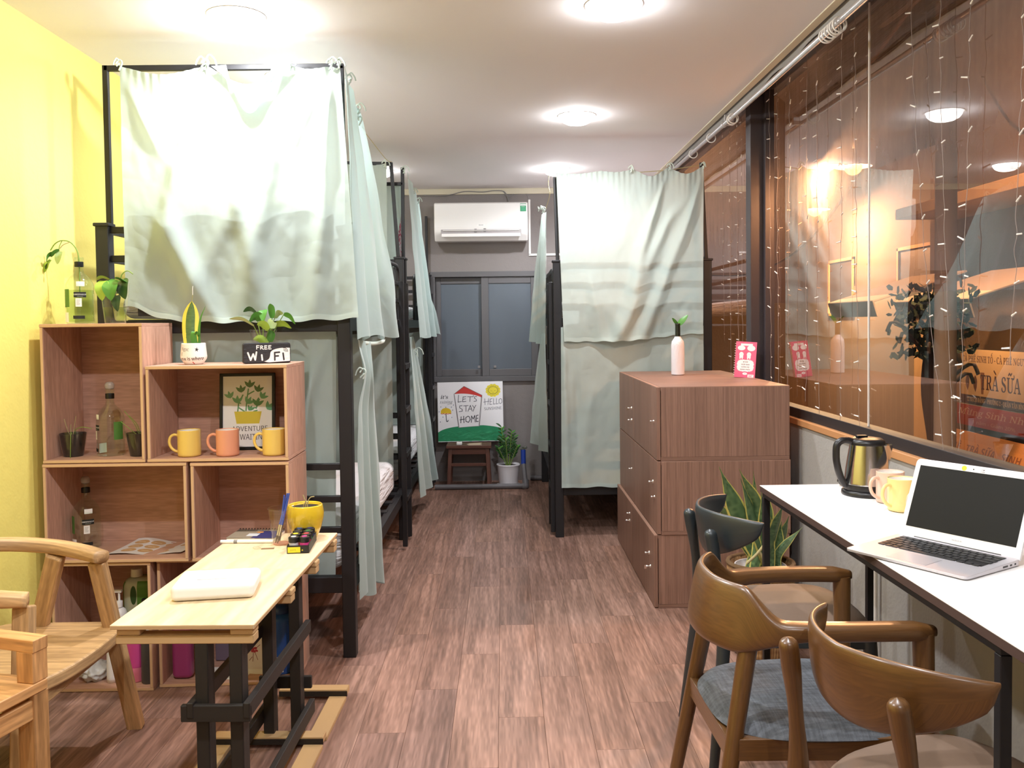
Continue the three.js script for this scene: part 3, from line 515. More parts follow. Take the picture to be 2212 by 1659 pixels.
crate('empty plywood crate in the middle row behind the low table', -1.136, -0.780, 0.478, 0.838, CZ, CB);
crate('bottom left plywood crate full of cleaning bottles, behind the lounge chair', -1.655, -1.293, 0.0, 0.476, CZ - 0.01, CB);
crate('bottom right plywood crate with a folder, a bag and a blue canister', -1.285, -0.782, 0.0, 0.476, -3.245, CB - 0.008, 0.03);

// ------------------------------------------------------------------ bottles, pots and plants on the crates
const botProf = [[0.0, 0.002], [0.044, 0.0], [0.049, 0.006], [0.0495, 0.135], [0.047, 0.15], [0.035, 0.172], [0.018, 0.188], [0.0145, 0.2], [0.014, 0.235], [0.0165, 0.238], [0.0165, 0.246], [0.014, 0.248]];
const wrap = (r, y0, y1, a, span, mat) => { const g = new THREE.CylinderGeometry(r, r, y1 - y0, 16, 1, true, a - span / 2, span); g.translate(0, (y0 + y1) / 2, 0); return [g, mat]; };
const lblGin = canvasTex(256, 128, (g, w, h) => { g.fillStyle = '#171a17'; g.fillRect(0, 0, w, h); txt(g, 'GREENALLS', w / 2, h * 0.45, 42, { c: '#eee', w: 'bold', f: 'serif' }); txt(g, 'LONDON DRY', w / 2, h * 0.8, 20, { c: '#cfd8c4' }); });
const lblBar = canvasTex(128, 192, (g, w, h) => { g.fillStyle = '#f0eeea'; g.fillRect(0, 0, w, h); for (let i = 0; i < 8; i++) { g.fillStyle = '#777'; g.fillRect(22, 30 + i * 17, 84 - (i * 37 % 30), 5); } });
const lm = (t) => std(white, 0.6, { map: t, side: THREE.DoubleSide });
const mGin = lm(lblGin), mBar = lm(lblBar), mGreenL = phy({ color: 0x4f7c33, roughness: 0.5, side: THREE.DoubleSide }), mBlackL = std(0x191b1a, 0.5, { side: THREE.DoubleSide }), mWhiteL = std(0xf0edea, 0.6, { side: THREE.DoubleSide });
function ginBottle(label, p, ry, cork, ga = -1.0) {
  const t = thing('glass_bottle', label, 'bottle', p, ry);
  part(t, 'body', lathe(botProf, 40), M.glassClear);
  part(t, 'neck_band', lathe([[0.0152, 0.212], [0.0158, 0.213], [0.0158, 0.230], [0.0152, 0.231]], 24), M.ink, 'black band round the neck');
  const lb = (n, g) => part(t, n, g[0], g[1]);
  lb('name_label', wrap(0.0502, 0.097, 0.117, 0.45, 0.85, mGin)); lb('barcode_label', wrap(0.0504, 0.063, 0.094, 0.35, 0.42, mBar)); lb('green_label', wrap(0.0500, 0.062, 0.128, ga, cork ? 0.75 : 1.3, mGreenL));
  lb('lower_label', wrap(0.0502, 0.018, 0.030, 0.35, 0.8, mBlackL)); lb('paper_label', wrap(0.0504, 0.006, 0.042, -0.75, 0.62, mWhiteL)); lb('upper_label', wrap(0.048, 0.138, 0.156, 0.5, 0.6, mWhiteL));
  if (cork) part(t, 'stopper', lathe([[0, 0.247], [0.013, 0.247], [0.0165, 0.252], [0.017, 0.265], [0.012, 0.273], [0, 0.275]], 20), phy({ color: 0xd8d0cc, roughness: 0.2, transmission: 0.6, thickness: 0, side: THREE.DoubleSide }));
  return t;
}
const gin1 = ginBottle('glass bottle of water with a green label on top of the tall crate', [-1.577, 1.3465, -3.33], 0);
part(gin1, 'water', lathe([[0, 0.006], [0.046, 0.008], [0.0465, 0.125], [0, 0.1255]], 32), M.water);
ginBottle('empty stoppered glass bottle between two black pots in the tall crate', [-1.467, 0.8545, -3.31], -1.35, true, 2.35);
ginBottle('stoppered glass bottle in the corner of the wide middle row crate', [-1.60, 0.4905, -3.38], 0.1, true);
{ // the cutting in the first bottle arches towards the wall
  const t = thing('pothos_cutting', 'pothos cutting arching out of the green labelled bottle', 'plant', [-1.577, 1.59, -3.33]);
  part(t, 'stem', tube([[0, -0.16, 0], [0.0, 0, 0], [-0.008, 0.035, 0], [-0.03, 0.062, 0.005], [-0.058, 0.066, 0.01], [-0.08, 0.055, 0.012], [-0.098, 0.03, 0.012]], 0.0022, 30, 6), M.stem);
  part(t, 'stem', tube([[-0.055, 0.065, 0.01], [-0.064, 0.045, 0.012], [-0.067, 0.03, 0.012]], 0.0016, 10, 5), M.stem);
  part(t, 'stem', tube([[-0.03, 0.06, 0.006], [-0.05, 0.05, 0.012], [-0.062, 0.036, 0.014]], 0.002, 10, 5), M.dryStem);
  for (const [a, b, w, m, s] of [[[-0.065, 0.03], [-0.093, 0.005], 0.026, M.leafG, [0, 0.2, 1]], [[-0.085, 0.018], [-0.113, -0.012], 0.036, M.leafG, [0.6, 0.6, 0.4]], [[-0.06, 0.025], [-0.072, -0.022], 0.032, M.leafPale, [1, 0.1, 0.3]], [[-0.098, -0.005], [-0.122, -0.052], 0.026, M.leafLime, [1, 0.4, 0.2]], [[-0.112, -0.018], [-0.118, -0.045], 0.022, M.leafDark, [0.8, 0.3, 0.4]]])
    part(t, 'leaf', leaf([[a[0], a[1], 0.012], [(a[0] + b[0]) / 2, (a[1] + b[1]) / 2 + 0.004, 0.02], [b[0], b[1], 0.016]], w, { side: s }), m);
}
// a clear cup: lathe with thin wall and rim
const cupProf = (r0, r1, h) => [[0, 0.002], [r0, 0.001], [r0 + 0.001, 0.004], [lerp(r0, r1, 0.5), h * 0.5], [lerp(r0, r1, 0.8), h * 0.8], [lerp(r0, r1, 0.82) + 0.001, h * 0.83], [r1, h - 0.004], [r1 + 0.0025, h - 0.002], [r1 + 0.0025, h], [r1, h + 0.001]];
{
  const t = thing('plastic_cup', 'clear plastic cup of water with pothos leaves on top of the tall crate', 'cup', [-1.447, 1.3465, -3.33]);
  part(t, 'cup_wall', lathe(cupProf(0.036, 0.052, 0.15), 36), M.cupClear); part(t, 'water', lathe([[0, 0.004], [0.035, 0.005], [0.0395, 0.06], [0, 0.0605]], 28), M.water);
  const pl = thing('pothos_plant', 'bushy pothos leaves rooting in the plastic cup on the tall crate', 'plant', [-1.447, 1.40, -3.33]);
  for (const [x, y, z] of [[-0.02, 0.08, 0.0], [0.01, 0.09, 0.01], [0.025, 0.085, 0], [0.0, 0.07, 0.02]]) part(pl, 'stem', tube([[0, -0.04, 0], [x * 0.4, 0.02, z * 0.5], [x, y, z]], 0.0025, 14, 6), M.dryStem);
  part(pl, 'stem', tube([[0.02, 0.1, 0], [0.03, 0.13, 0], [0.05, 0.142, 0], [0.07, 0.13, 0]], 0.002, 16, 6), M.stem);
  for (const [a, b, w, m, s] of [[[-0.03, 0.104, 0.02], [-0.03, 0.03, 0.038], 0.05, M.leafLime, [1, 0, 0]], [[0.0, 0.105, 0.02], [0.008, 0.03, 0.05], 0.058, M.leafG, [1, 0.1, 0]], [[0.03, 0.108, 0], [0.052, 0.035, 0.03], 0.058, M.leafDark, [0.9, 0.1, 0.3]], [[0.02, 0.11, 0.01], [0.06, 0.095, 0.02], 0.04, M.leafG, [0, 0.3, 1]], [[-0.02, 0.11, 0], [-0.06, 0.108, 0.01], 0.03, M.leafLime, [0, 0.3, 1]], [[0.012, 0.05, 0.01], [0.02, -0.01, 0.025], 0.035, M.leafDark, [1, 0, 0]], [[0.0, 0.11, -0.02], [-0.01, 0.06, -0.04], 0.05, M.leafG, [1, 0, 0]]])
    part(pl, 'leaf', leaf([a, [(a[0] + b[0]) / 2, (a[1] + b[1]) / 2 + 0.008, (a[2] + b[2]) / 2 + 0.012], b], w, { side: s }), m);
}
function grassPot(label, p, blades) {
  const t = thing('nursery_pot', label, 'potted plant', p);
  part(t, 'pot', lathe([[0, 0.003], [0.033, 0], [0.034, 0.003], [0.046, 0.082], [0.047, 0.085], [0.0455, 0.086], [0.043, 0.075], [0, 0.072]], 32), M.blackPlastic);
  part(t, 'clear_sleeve', lathe([[0.036, 0.001], [0.052, 0.094], [0.0535, 0.095]], 32), M.cupClear);
  part(t, 'soil', mv(new THREE.CylinderGeometry(0.042, 0.042, 0.004, 24), 0, 0.074, 0), M.soil);
  for (const [b, m] of blades) part(t, 'blade', tube(b, 0.0013, 16, 5), m);
  return t;
}
grassPot('black nursery pot of wispy grass at the left of the tall crate', [-1.603, 0.8545, -3.30], [[[[-0.01, 0.075, 0], [-0.015, 0.1, 0.01], [-0.026, 0.14, 0.01]], M.dryStem], [[[0, 0.075, 0], [0.006, 0.11, 0], [0.018, 0.15, 0.01]], M.dryStem], [[[0.012, 0.075, 0.01], [0.02, 0.1, 0.02], [0.045, 0.11, 0.025], [0.08, 0.104, 0.02]], M.stem], [[[0.01, 0.075, 0.02], [0.015, 0.095, 0.045], [0.018, 0.06, 0.056], [0.012, 0.0, 0.05]], M.stem], [[[-0.005, 0.075, 0], [-0.008, 0.1, 0], [-0.006, 0.118, 0]], M.dryStem]]);
grassPot('black nursery pot with bent green shoots at the right of the tall crate', [-1.352, 0.8545, -3.29], [[[[0.0, 0.075, 0], [-0.014, 0.12, 0.01], [-0.05, 0.168, 0.01]], M.stem], [[[0.005, 0.075, 0], [-0.006, 0.12, 0.01], [-0.028, 0.15, 0.02]], M.stem], [[[0, 0.075, 0.01], [-0.025, 0.1, 0.02], [-0.06, 0.13, 0.02]], M.stem], [[[0.01, 0.075, 0], [0.013, 0.1, 0], [0.012, 0.115, 0]], M.leafG]]);
// variegated leaf texture
const tSansev = dataTex(64, 256, (u, v) => { const e = abs(u - 0.5) * 2, s = nz(u * 6, v * 60, 6, 60), k = 0.4 + 0.6 * s; return e > 0.52 + 0.05 * nz(u * 3, v * 20, 3, 20) ? [232, 214, 84] : [58 + 40 * k, 92 + 30 * k, 48 + 22 * k]; });
const tSansev2 = dataTex(64, 256, (u, v) => { const e = abs(u - 0.5) * 2, s = nz(u * 5, v * 50, 5, 50), k = s; return e > 0.80 + 0.06 * nz(u * 3, v * 20, 3, 20) ? [196, 184, 96] : [58 + 44 * k, 84 + 42 * k, 54 + 28 * k]; });
const mSans = phy({ map: tSansev, roughness: 0.45, side: THREE.DoubleSide }), mSans2 = phy({ map: tSansev2, roughness: 0.45, side: THREE.DoubleSide });
{ // white pot with painted writing
  const t = thing('painted_pot', 'white hand lettered pot with a yellow edged snake plant leaf', 'potted plant', [-1.151, 1.1905, -3.31]);
  const tx = canvasTex(1024, 256, (g, w, h) => {
    g.fillStyle = '#f4ebe4'; g.fillRect(0, 0, w, h); const cx = w * 0.5;
    vtxt(g, 'Ngọc', cx - 72, 70, 54, { c: '#3a332e', rot: 0.08 }); txt(g, 'E', cx - 120, 128, 50, { c: '#3a332e' }); txt(g, 'ome is where', cx + 12, 185, 56, { c: '#332d2a', rot: -0.02, w: 'bold' });
    g.fillStyle = '#2b2624'; g.beginPath(); for (let i = 0; i < 10; i++) { const a = -PI / 2 + i * PI / 5 + 0.2, r = i % 2 ? 12 : 30; g.lineTo(cx + 92 + r * cos(a), 76 + r * sin(a)); } g.fill();
    pen(g, [[[cx + 38, 226], [cx + 62, 246]]], 12, '#c8463c');
  });
  tx.wrapS = THREE.RepeatWrapping; tx.offset.x = 0.5;
  const prof = [[0, 0.001], [0.030, 0], [0.034, 0.003], [0.0465, 0.022], [0.0475, 0.03], [0.043, 0.076], [0.042, 0.079], [0.039, 0.078], [0.038, 0.066], [0, 0.064]];
  const body = lathe(prof, 48), p = body.attributes.position, uv = body.attributes.uv; for (let i = 0; i < p.count; i++) uv.setXY(i, Math.atan2(p.getX(i), p.getZ(i)) / (2 * PI) + (i / prof.length | 0 ? 0 : 0), clamp(p.getY(i) / 0.079));
  // unwrap the seam: recompute u from the ring index
  for (let i = 0; i < p.count; i++) uv.setX(i, Math.floor(i / prof.length) / 48);
  part(t, 'pot', body, std(white, 0.45, { map: tx })); part(t, 'soil', mv(new THREE.CylinderGeometry(0.038, 0.038, 0.004, 24), 0, 0.066, 0), M.soil);
  part(t, 'leaf', leaf([[-0.008, 0.06, 0.01], [-0.012, 0.15, 0.0], [-0.006, 0.22, -0.005], [-0.001, 0.262, -0.006]], 0.062, { prof: (q) => 0.6 + 0.4 * sin(PI * min(1, q * 1.1 + 0.12)) - sstep(0.45, 1, q) * 0.97, fold: 0.2, n: 24 }), mSans, 'tall leaf with broad yellow edges');
  part(t, 'leaf_tip', tube([[-0.001, 0.258, -0.006], [-0.001, 0.278, -0.006], [0, 0.292, -0.007]], 0.0012, 8, 5), M.whiteMatte);
  part(t, 'leaf', leaf([[0.018, 0.06, 0.0], [0.02, 0.11, 0.0], [0.028, 0.17, 0], [0.046, 0.215, -0.002]], 0.016, { prof: (q) => 1 - q * 0.95 }), M.leafG);
  part(t, 'leaf', leaf([[0.015, 0.06, 0.01], [0.006, 0.095, 0.016], [0.008, 0.118, 0.015], [0.03, 0.112, 0.012]], 0.024), M.leafG);
}
{ // painted brick sign
  const tx = canvasTex(768, 320, (g, w, h) => {
    g.fillStyle = '#232126'; g.fillRect(0, 0, w, h);
    g.fillStyle = '#f6f4f3'; g.beginPath(); g.moveTo(w, 78); g.bezierCurveTo(620, 66, 470, 86, 440, 150); g.bezierCurveTo(425, 200, 450, 270, 330, 300); g.quadraticCurveTo(380, 318, 420, 318); g.lineTo(w, 300); g.fill();
    pen(g, [[[210, 90], [210, 30], [252, 32]], [[210, 60], [244, 60]], [[275, 92], [275, 36], [300, 36], [312, 52], [296, 64], [278, 66]], [[290, 68], [322, 96]], [[382, 36], [345, 34], [345, 94], [386, 90]], [[346, 62], [378, 62]], [[450, 34], [412, 34], [412, 92], [452, 90]], [[414, 62], [444, 60]]], 15, '#f6f4f3');
    pen(g, [[[62, 150], [105, 272], [150, 172], [182, 270], [205, 140]], [[292, 190], [300, 275]]], 28, '#f6f4f3');
    pen(g, [[[510, 280], [510, 155], [590, 150]], [[512, 214], [570, 212]], [[652, 168], [664, 275]]], 28, '#232126');
    g.lineWidth = 9; g.strokeStyle = '#232126'; for (const r of [22, 42, 64]) { g.beginPath(); g.arc(668, 140, r, -PI / 2 - 0.2, 0.05); g.stroke(); }
  });
  const t = thing('brick_sign', 'black and white painted brick that offers free wifi', 'sign', [-0.886, 1.1905, -3.33], 0.35);
  const g = new RoundedBoxGeometry(0.172, 0.076, 0.05, 3, 0.008), p = g.attributes.position, n = vnoise(8); for (let i = 0; i < p.count; i++) p.setX(i, p.getX(i) + 0.003 * (n(p.getY(i) * 90 + 20, p.getZ(i) * 60 + 20, 99, 99) - 0.5));
  part(t, 'brick', mv(g, 0, 0.0385, 0), std(0x2a272b, 0.7, { bumpMap: bumpPaint, bumpScale: 0.003 }));
  part(t, 'painted_face', mv(new THREE.PlaneGeometry(0.165, 0.0705), 0, 0.0385, 0.0258), std(white, 0.6, { map: tx, bumpMap: bumpPaint, bumpScale: 0.002 }));
}
{ // cup of pothos behind the brick
  const t = thing('plastic_cup', 'clear plastic cup behind the painted wifi brick', 'cup', [-0.915, 1.1905, -3.40]);
  part(t, 'cup_wall', lathe(cupProf(0.032, 0.05, 0.125), 36), M.cupClear);
  const pl = thing('pothos_plant', 'spreading pothos with pale edged leaves behind the wifi brick', 'plant', [-0.915, 1.26, -3.40]);
  const L = [[[-0.03, 0.07, 0.02], [-0.12, 0.098, 0.03], 0.034, M.leafPale, [0, 0.5, 1]], [[0.0, 0.10, 0.01], [-0.045, 0.085, 0.03], 0.042, M.leafG, [0.4, 0.8, 0.4]], [[0.0, 0.13, 0.0], [0.008, 0.085, 0.03], 0.036, M.leafG, [1, 0, 0.2]], [[-0.03, 0.12, -0.01], [-0.075, 0.125, 0.0], 0.03, M.leafDark, [0, 0.6, 0.8]],
    [[0.035, 0.1, 0], [0.03, 0.155, 0.01], 0.026, M.leafG, [1, 0.1, 0]], [[0.045, 0.1, 0.0], [0.08, 0.118, 0.01], 0.036, M.leafPale, [0.2, 0.6, 0.8]], [[0.08, 0.115, 0.0], [0.125, 0.075, 0.01], 0.02, M.leafG, [0.4, 0.8, 0.3]], [[0.05, 0.075, 0.02], [0.115, 0.06, 0.03], 0.028, M.leafLime, [0.2, 0.8, 0.6]], [[0.04, 0.06, 0.03], [0.045, 0.09, 0.03], 0.036, M.leafPale, [1, 0, 0]], [[0.03, 0.055, 0.04], [-0.01, 0.075, 0.05], 0.03, M.leafLime, [0.2, 0.9, 0.3]], [[0.02, 0.0, 0.02], [-0.03, 0.02, 0.036], 0.03, M.leafLime, [0.3, 1, 0]], [[0.03, 0.01, 0.02], [0.045, 0.05, 0.03], 0.03, M.leafG, [1, 0, 0]]];
  for (const [a, b, w, m, s] of L) { part(pl, 'stem', tube([[0, -0.05, 0], [a[0] * 0.5, a[1] * 0.4, a[2] * 0.5], a], 0.0018, 12, 5), M.stem); part(pl, 'leaf', leaf([a, [(a[0] + b[0]) / 2, (a[1] + b[1]) / 2 + 0.012, (a[2] + b[2]) / 2], b], w, { side: s }), m); }
}
// ------------------------------------------------------------------ mugs
function mug(label, p, ry, mat, group) {
  const t = thing('mug', label, 'mug', p, ry, group);
  part(t, 'body', lathe([[0, 0.004], [0.034, 0.0], [0.0405, 0.003], [0.0412, 0.01], [0.0415, 0.094], [0.0408, 0.097], [0.0395, 0.097], [0.0385, 0.094]], 44), mat);
  part(t, 'inside', lathe([[0.0387, 0.0945], [0.0385, 0.012], [0.034, 0.007], [0, 0.006]], 40), std(0xfbf3ea, 0.3, { side: THREE.DoubleSide }), 'white glazed inside');
  part(t, 'handle', tube([[-0.039, 0.076, 0], [-0.052, 0.08, 0], [-0.066, 0.072, 0], [-0.071, 0.052, 0], [-0.064, 0.032, 0], [-0.05, 0.02, 0], [-0.039, 0.017, 0]], 0.0052, 30, 10), mat);
  return t;
}
const mYellow = phy({ color: 0xf0cb6a, roughness: 0.3, clearcoat: 0.4 }), mPeach = phy({ color: 0xeaa080, roughness: 0.35, clearcoat: 0.3 }), mPink = phy({ color: 0xe9c2ae, roughness: 0.35, clearcoat: 0.3 }), mPale = phy({ color: 0xf3dc92, roughness: 0.3, clearcoat: 0.4 });
mug('yellow mug farthest left on the crate shelf, clear of the framed print', [-1.159, 0.8545, -3.262], 0.1, mYellow, 'mugs in the crate');
mug('peach pink mug in front of the framed print', [-1.018, 0.8545, -3.262], 0.1, mPeach, 'mugs in the crate');
mug('yellow mug at the right, covering a corner of the framed print', [-0.848, 0.8545, -3.262], 0.05, mYellow, 'mugs in the crate');
{ // framed print
  const tx = canvasTex(640, 960, (g, w, h) => {
    g.fillStyle = '#e9e4e2'; g.fillRect(0, 0, w, h);
    const lf = (x, y, s, a, c) => { g.fillStyle = c; for (const d of [-0.75, 0, 0.75]) { g.save(); g.translate(x, y); g.rotate(a + d); g.beginPath(); g.moveTo(0, 12); g.quadraticCurveTo(s * 0.42, -s * 0.3, 0, -s); g.quadraticCurveTo(-s * 0.42, -s * 0.3, 0, 12); g.fill(); g.restore(); } };
    const dk = '#3d6b3f', md = '#4c8a5c', lt = '#5d9e74';
    pen(g, [[[330, 180], [310, 330], [300, 470]], [[330, 250], [400, 210]], [[210, 330], [195, 480]], [[210, 430], [280, 480]], [[420, 430], [360, 440]], [[440, 470], [400, 480]], [[470, 320], [430, 440]], [[160, 340], [230, 370]], [[260, 260], [225, 330]]], 17, md);
    for (const [x, y, s, a, c] of [[345, 150, 100, 0.05, dk], [240, 215, 95, -0.1, dk], [450, 210, 95, 0.25, dk], [100, 290, 92, -0.3, lt], [500, 300, 92, 0.6, lt], [190, 360, 100, 0, lt], [320, 370, 100, 0.5, lt], [440, 400, 110, 0.2, md], [575, 450, 110, 0.75, lt], [340, 460, 70, 0.6, md]]) lf(x, y, s, a, c);
    g.fillStyle = '#cdb52f'; g.beginPath(); g.moveTo(150, 480); g.lineTo(500, 482); g.lineTo(468, 645); g.lineTo(180, 645); g.fill();
    txt(g, 'ADVENTURE', 350, 712, 92, { c: '#3c3a3c', sx: 0.92, rot: -0.01 }); txt(g, 'IS WAITING', 348, 822, 104, { c: '#2f2d30', sx: 0.82 });
  });
  const t = thing('framed_print', 'black framed print of a leafy potted plant leaning in the mug crate', 'picture', [-0.985, 0.855, -3.40], 0.06);
  const in_ = new THREE.Group(); const rx = -0.10, W0 = 0.21, H0 = 0.295;
  const pl = (g) => mv(g, 0, H0 / 2, 0).applyMatrix4(new THREE.Matrix4().makeRotationX(rx));
  part(t, 'frame', [[-W0 / 2, -W0 / 2 + 0.012, -H0 / 2, H0 / 2], [W0 / 2 - 0.012, W0 / 2, -H0 / 2, H0 / 2], [-W0 / 2, W0 / 2, H0 / 2 - 0.012, H0 / 2], [-W0 / 2, W0 / 2, -H0 / 2, -H0 / 2 + 0.012]].map(([a, b, c, d]) => pl(box(a, b, c, d, -0.008, 0.008, 0, 0.002))), M.ink);
  part(t, 'print', pl(mv(new THREE.BoxGeometry(W0 - 0.02, H0 - 0.02, 0.004), 0, 0, 0)), std(white, 0.5, { map: tx }));
  part(t, 'glass', pl(box(-W0 / 2 + 0.011, W0 / 2 - 0.011, -H0 / 2 + 0.011, H0 / 2 - 0.011, 0.0045, 0.0048, 0, 0)), M.glass);
}
{ // sheet of round stickers, curling
  const tx = canvasTex(512, 384, (g, w, h) => { g.fillStyle = '#ddd5d2'; g.fillRect(0, 0, w, h); for (const [x, y] of [[80, 90], [190, 80], [300, 90], [90, 190], [200, 180], [310, 190], [100, 290], [210, 280], [330, 290], [420, 120]]) { g.fillStyle = '#c79b6a'; g.beginPath(); g.ellipse(x, y, 48, 44, 0, 0, 7); g.fill(); txt(g, 'thanks', x, y, 18, { c: '#f4e6cf' }); } g.fillStyle = '#b0704f'; g.fillRect(250, 20, 90, 14); });
  single('sticker_sheet', grid(24, 16, (u, v) => { const x = lerp(-0.145, 0.13, u), z = lerp(-0.10, 0.085, v); return [x + z * -0.25, 0.002 + 0.014 * (1 - v) ** 2 * (0.5 + 0.5 * cos(u * 5)) + 0.004 * sin(u * 8), z]; }, false), std(white, 0.6, { map: tx, side: THREE.DoubleSide }), 'curling sheet of round tan stickers lying in the middle row crate', 'stickers', [-1.31, 0.4915, -3.345]);
}
// ------------------------------------------------------------------ cleaning things in the bottom crates
{
  const y = 0.0127;
  const tJug = canvasTex(256, 384, (g, w, h) => { g.fillStyle = '#b7b79a'; g.fillRect(0, 0, w, h); g.fillStyle = '#4f7a2e'; g.fillRect(120, 0, 136, 170); g.fillStyle = '#2c4a22'; g.beginPath(); g.ellipse(90, 60, 26, 40, 0, 0, 7); g.fill(); txt(g, 'Refill', 165, 215, 50, { c: '#26261e', rot: -0.15, f: 'serif' }); txt(g, '100% 5L', 40, 190, 34, { c: '#4a4a38', rot: PI / 2 }); g.fillStyle = '#6d6f5e'; g.beginPath(); g.ellipse(90, 270, 30, 40, 0, 0, 7); g.fill(); });
  const jug = thing('refill_jug', 'big pale detergent jug with a green label at the right of the bottom left crate', 'jug', [-1.402, y, -3.40], 0.05);
  part(jug, 'body', [mv(new RoundedBoxGeometry(0.13, 0.36, 0.1, 4, 0.035), 0, 0.18, 0)], std(white, 0.4, { map: tJug })); part(jug, 'cap', mv(new THREE.CylinderGeometry(0.02, 0.022, 0.03, 20), -0.02, 0.374, 0), M.whitePlastic); part(jug, 'handle', tube([[0.02, 0.27, 0.045], [0.03, 0.285, 0.07], [0.06, 0.255, 0.07], [0.075, 0.225, 0.045]], 0.009, 20, 8), M.blackPlastic);
  const pump = thing('pump_bottle', 'small white pump bottle beside the detergent jug', 'bottle', [-1.462, y, -3.33]);
  part(pump, 'body', lathe([[0, 0], [0.028, 0], [0.03, 0.004], [0.03, 0.23], [0.022, 0.252], [0.012, 0.26]], 24), M.whitePlastic); part(pump, 'pump_head', [lathe([[0.008, 0.26], [0.012, 0.262], [0.012, 0.285], [0.004, 0.288], [0.004, 0.318]], 16), mv(new RoundedBoxGeometry(0.052, 0.012, 0.016, 2, 0.005), -0.014, 0.322, 0)], M.whitePlastic);
  const bagG = new THREE.SphereGeometry(0.05, 40, 28), bp = bagG.attributes.position, bn = vnoise(61); for (let i = 0; i < bp.count; i++) { const x = bp.getX(i), yy = bp.getY(i), z = bp.getZ(i), k = 0.75 + 0.5 * bn(x * 90 + 40, yy * 90 + z * 60 + 40, 500, 500); bp.setXYZ(i, x * k, max(-0.03, yy * k * 0.7), z * k); } bagG.computeVertexNormals();
  single('plastic_bag', mv(bagG, 0, 0.03, 0), phy({ color: 0xe8e6e2, roughness: 0.35, transmission: 0.3, thickness: 0, side: THREE.DoubleSide }), 'crumpled clear plastic bag under the seat of the lounge chair', 'bag', [-1.545, y, -3.30]);
  const tubeW = thing('cream_tube', 'slim white tube standing in the bottom left crate', 'tube', [-1.468, y, -3.27]);
  part(tubeW, 'body', lathe([[0, 0], [0.018, 0], [0.019, 0.02], [0.020, 0.025], [0.018, 0.15], [0.001, 0.165]], 20), M.whitePlastic); part(tubeW, 'cap', lathe([[0, 0.001], [0.0195, 0.001], [0.0205, 0.018], [0.0205, 0.022]], 20), M.whiteMatte);
  const tPink = canvasTex(256, 512, (g, w, h) => { g.fillStyle = '#cf4a8f'; g.fillRect(0, 0, w, h); g.fillStyle = '#2c2350'; g.fillRect(100, 20, 130, 36); txt(g, 'TONER', 150, 130, 40, { c: '#6d2456' }); txt(g, 'rose water', 60, 190, 26, { c: '#5d1d4a', rot: PI / 2 }); g.beginPath(); g.fillStyle = '#2c2350'; g.arc(120, 380, 22, 0, 7); g.fill(); for (let i = 0; i < 5; i++) { g.fillStyle = '#7b2a62'; g.fillRect(80, 240 + i * 18, 110, 5); } });
  const pk = thing('shampoo_bottle', 'pink bottle upside down beside a dark spray can', 'bottle', [-1.384, y, -3.285]);
  part(pk, 'body', lathe([[0.034, 0.055], [0.036, 0.06], [0.036, 0.2], [0.03, 0.235], [0, 0.24]], 28), std(white, 0.35, { map: tPink })); part(pk, 'cap', lathe([[0, 0], [0.03, 0], [0.033, 0.004], [0.035, 0.055], [0.03, 0.056]], 28), std(0xe57f97, 0.35));
  const can = thing('spray_can', 'dark grey spray can with a white cap', 'can', [-1.330, y, -3.262]);
  const tCan = canvasTex(128, 256, (g, w, h) => { g.fillStyle = '#4a4746'; g.fillRect(0, 0, w, h); for (let i = 0; i < 16; i++) { g.fillStyle = i % 3 ? '#33302f' : '#8a8684'; g.fillRect(16, 110 + i * 9, 92, 3); } });
  part(can, 'body', lathe([[0, 0], [0.024, 0], [0.026, 0.004], [0.026, 0.152], [0.024, 0.156]], 24), std(white, 0.35, { map: tCan })); part(can, 'cap', lathe([[0.024, 0.155], [0.0255, 0.157], [0.0255, 0.2], [0.022, 0.204], [0, 0.205]], 24), M.whitePlastic);
  const mag = thing('soap_bottle', 'tall magenta soap bottle in the bottom right crate', 'bottle', [-1.215, y, -3.30]);
  part(mag, 'body', [mv(new RoundedBoxGeometry(0.075, 0.2, 0.05, 4, 0.02), 0, 0.1, 0)], phy({ color: 0xa03a78, roughness: 0.3, clearcoat: 0.4 })); part(mag, 'upper_body', [mv(new RoundedBoxGeometry(0.066, 0.12, 0.044, 4, 0.016), 0, 0.25, 0), lathe([[0.018, 0.305], [0.018, 0.335], [0.014, 0.338], [0, 0.338]], 20)], phy({ color: 0xc44a8c, roughness: 0.3, clearcoat: 0.4 }));
  single('folder', mv(new RoundedBoxGeometry(0.17, 0.30, 0.012, 2, 0.003), 0, 0.152, 0), std(0x77697f, 0.6), 'lavender grey folder leaning at the back of the bottom right crate', 'folder', [-1.06, y, -3.46]);
  single('paper_sheet', mv(new RoundedBoxGeometry(0.17, 0.002, 0.12, 1, 0.0008), 0, 0.001, 0), M.paper, 'white sheet lying on the floor of the bottom right crate', 'paper', [-1.06, y, -3.33]);
  const tFl = canvasTex(256, 384, (g, w, h) => { g.fillStyle = '#efe9ea'; g.fillRect(0, 0, w, h); g.fillStyle = '#b8364f'; for (const [x, y2, r] of [[105, 160, 24], [135, 150, 20], [120, 185, 20], [95, 185, 16], [148, 178, 18]]) { g.beginPath(); g.ellipse(x, y2, r, r * 0.7, x, 0, 7); g.fill(); } pen(g, [[[140, 150], [190, 110]], [[110, 200], [100, 300]], [[130, 200], [160, 280]], [[95, 250], [60, 290]]], 6, '#7a3a4a'); });
  const bg = thing('paper_bag', 'white paper bag printed with a red flower in the bottom right crate', 'bag', [-0.948, y, -3.35], -0.12);
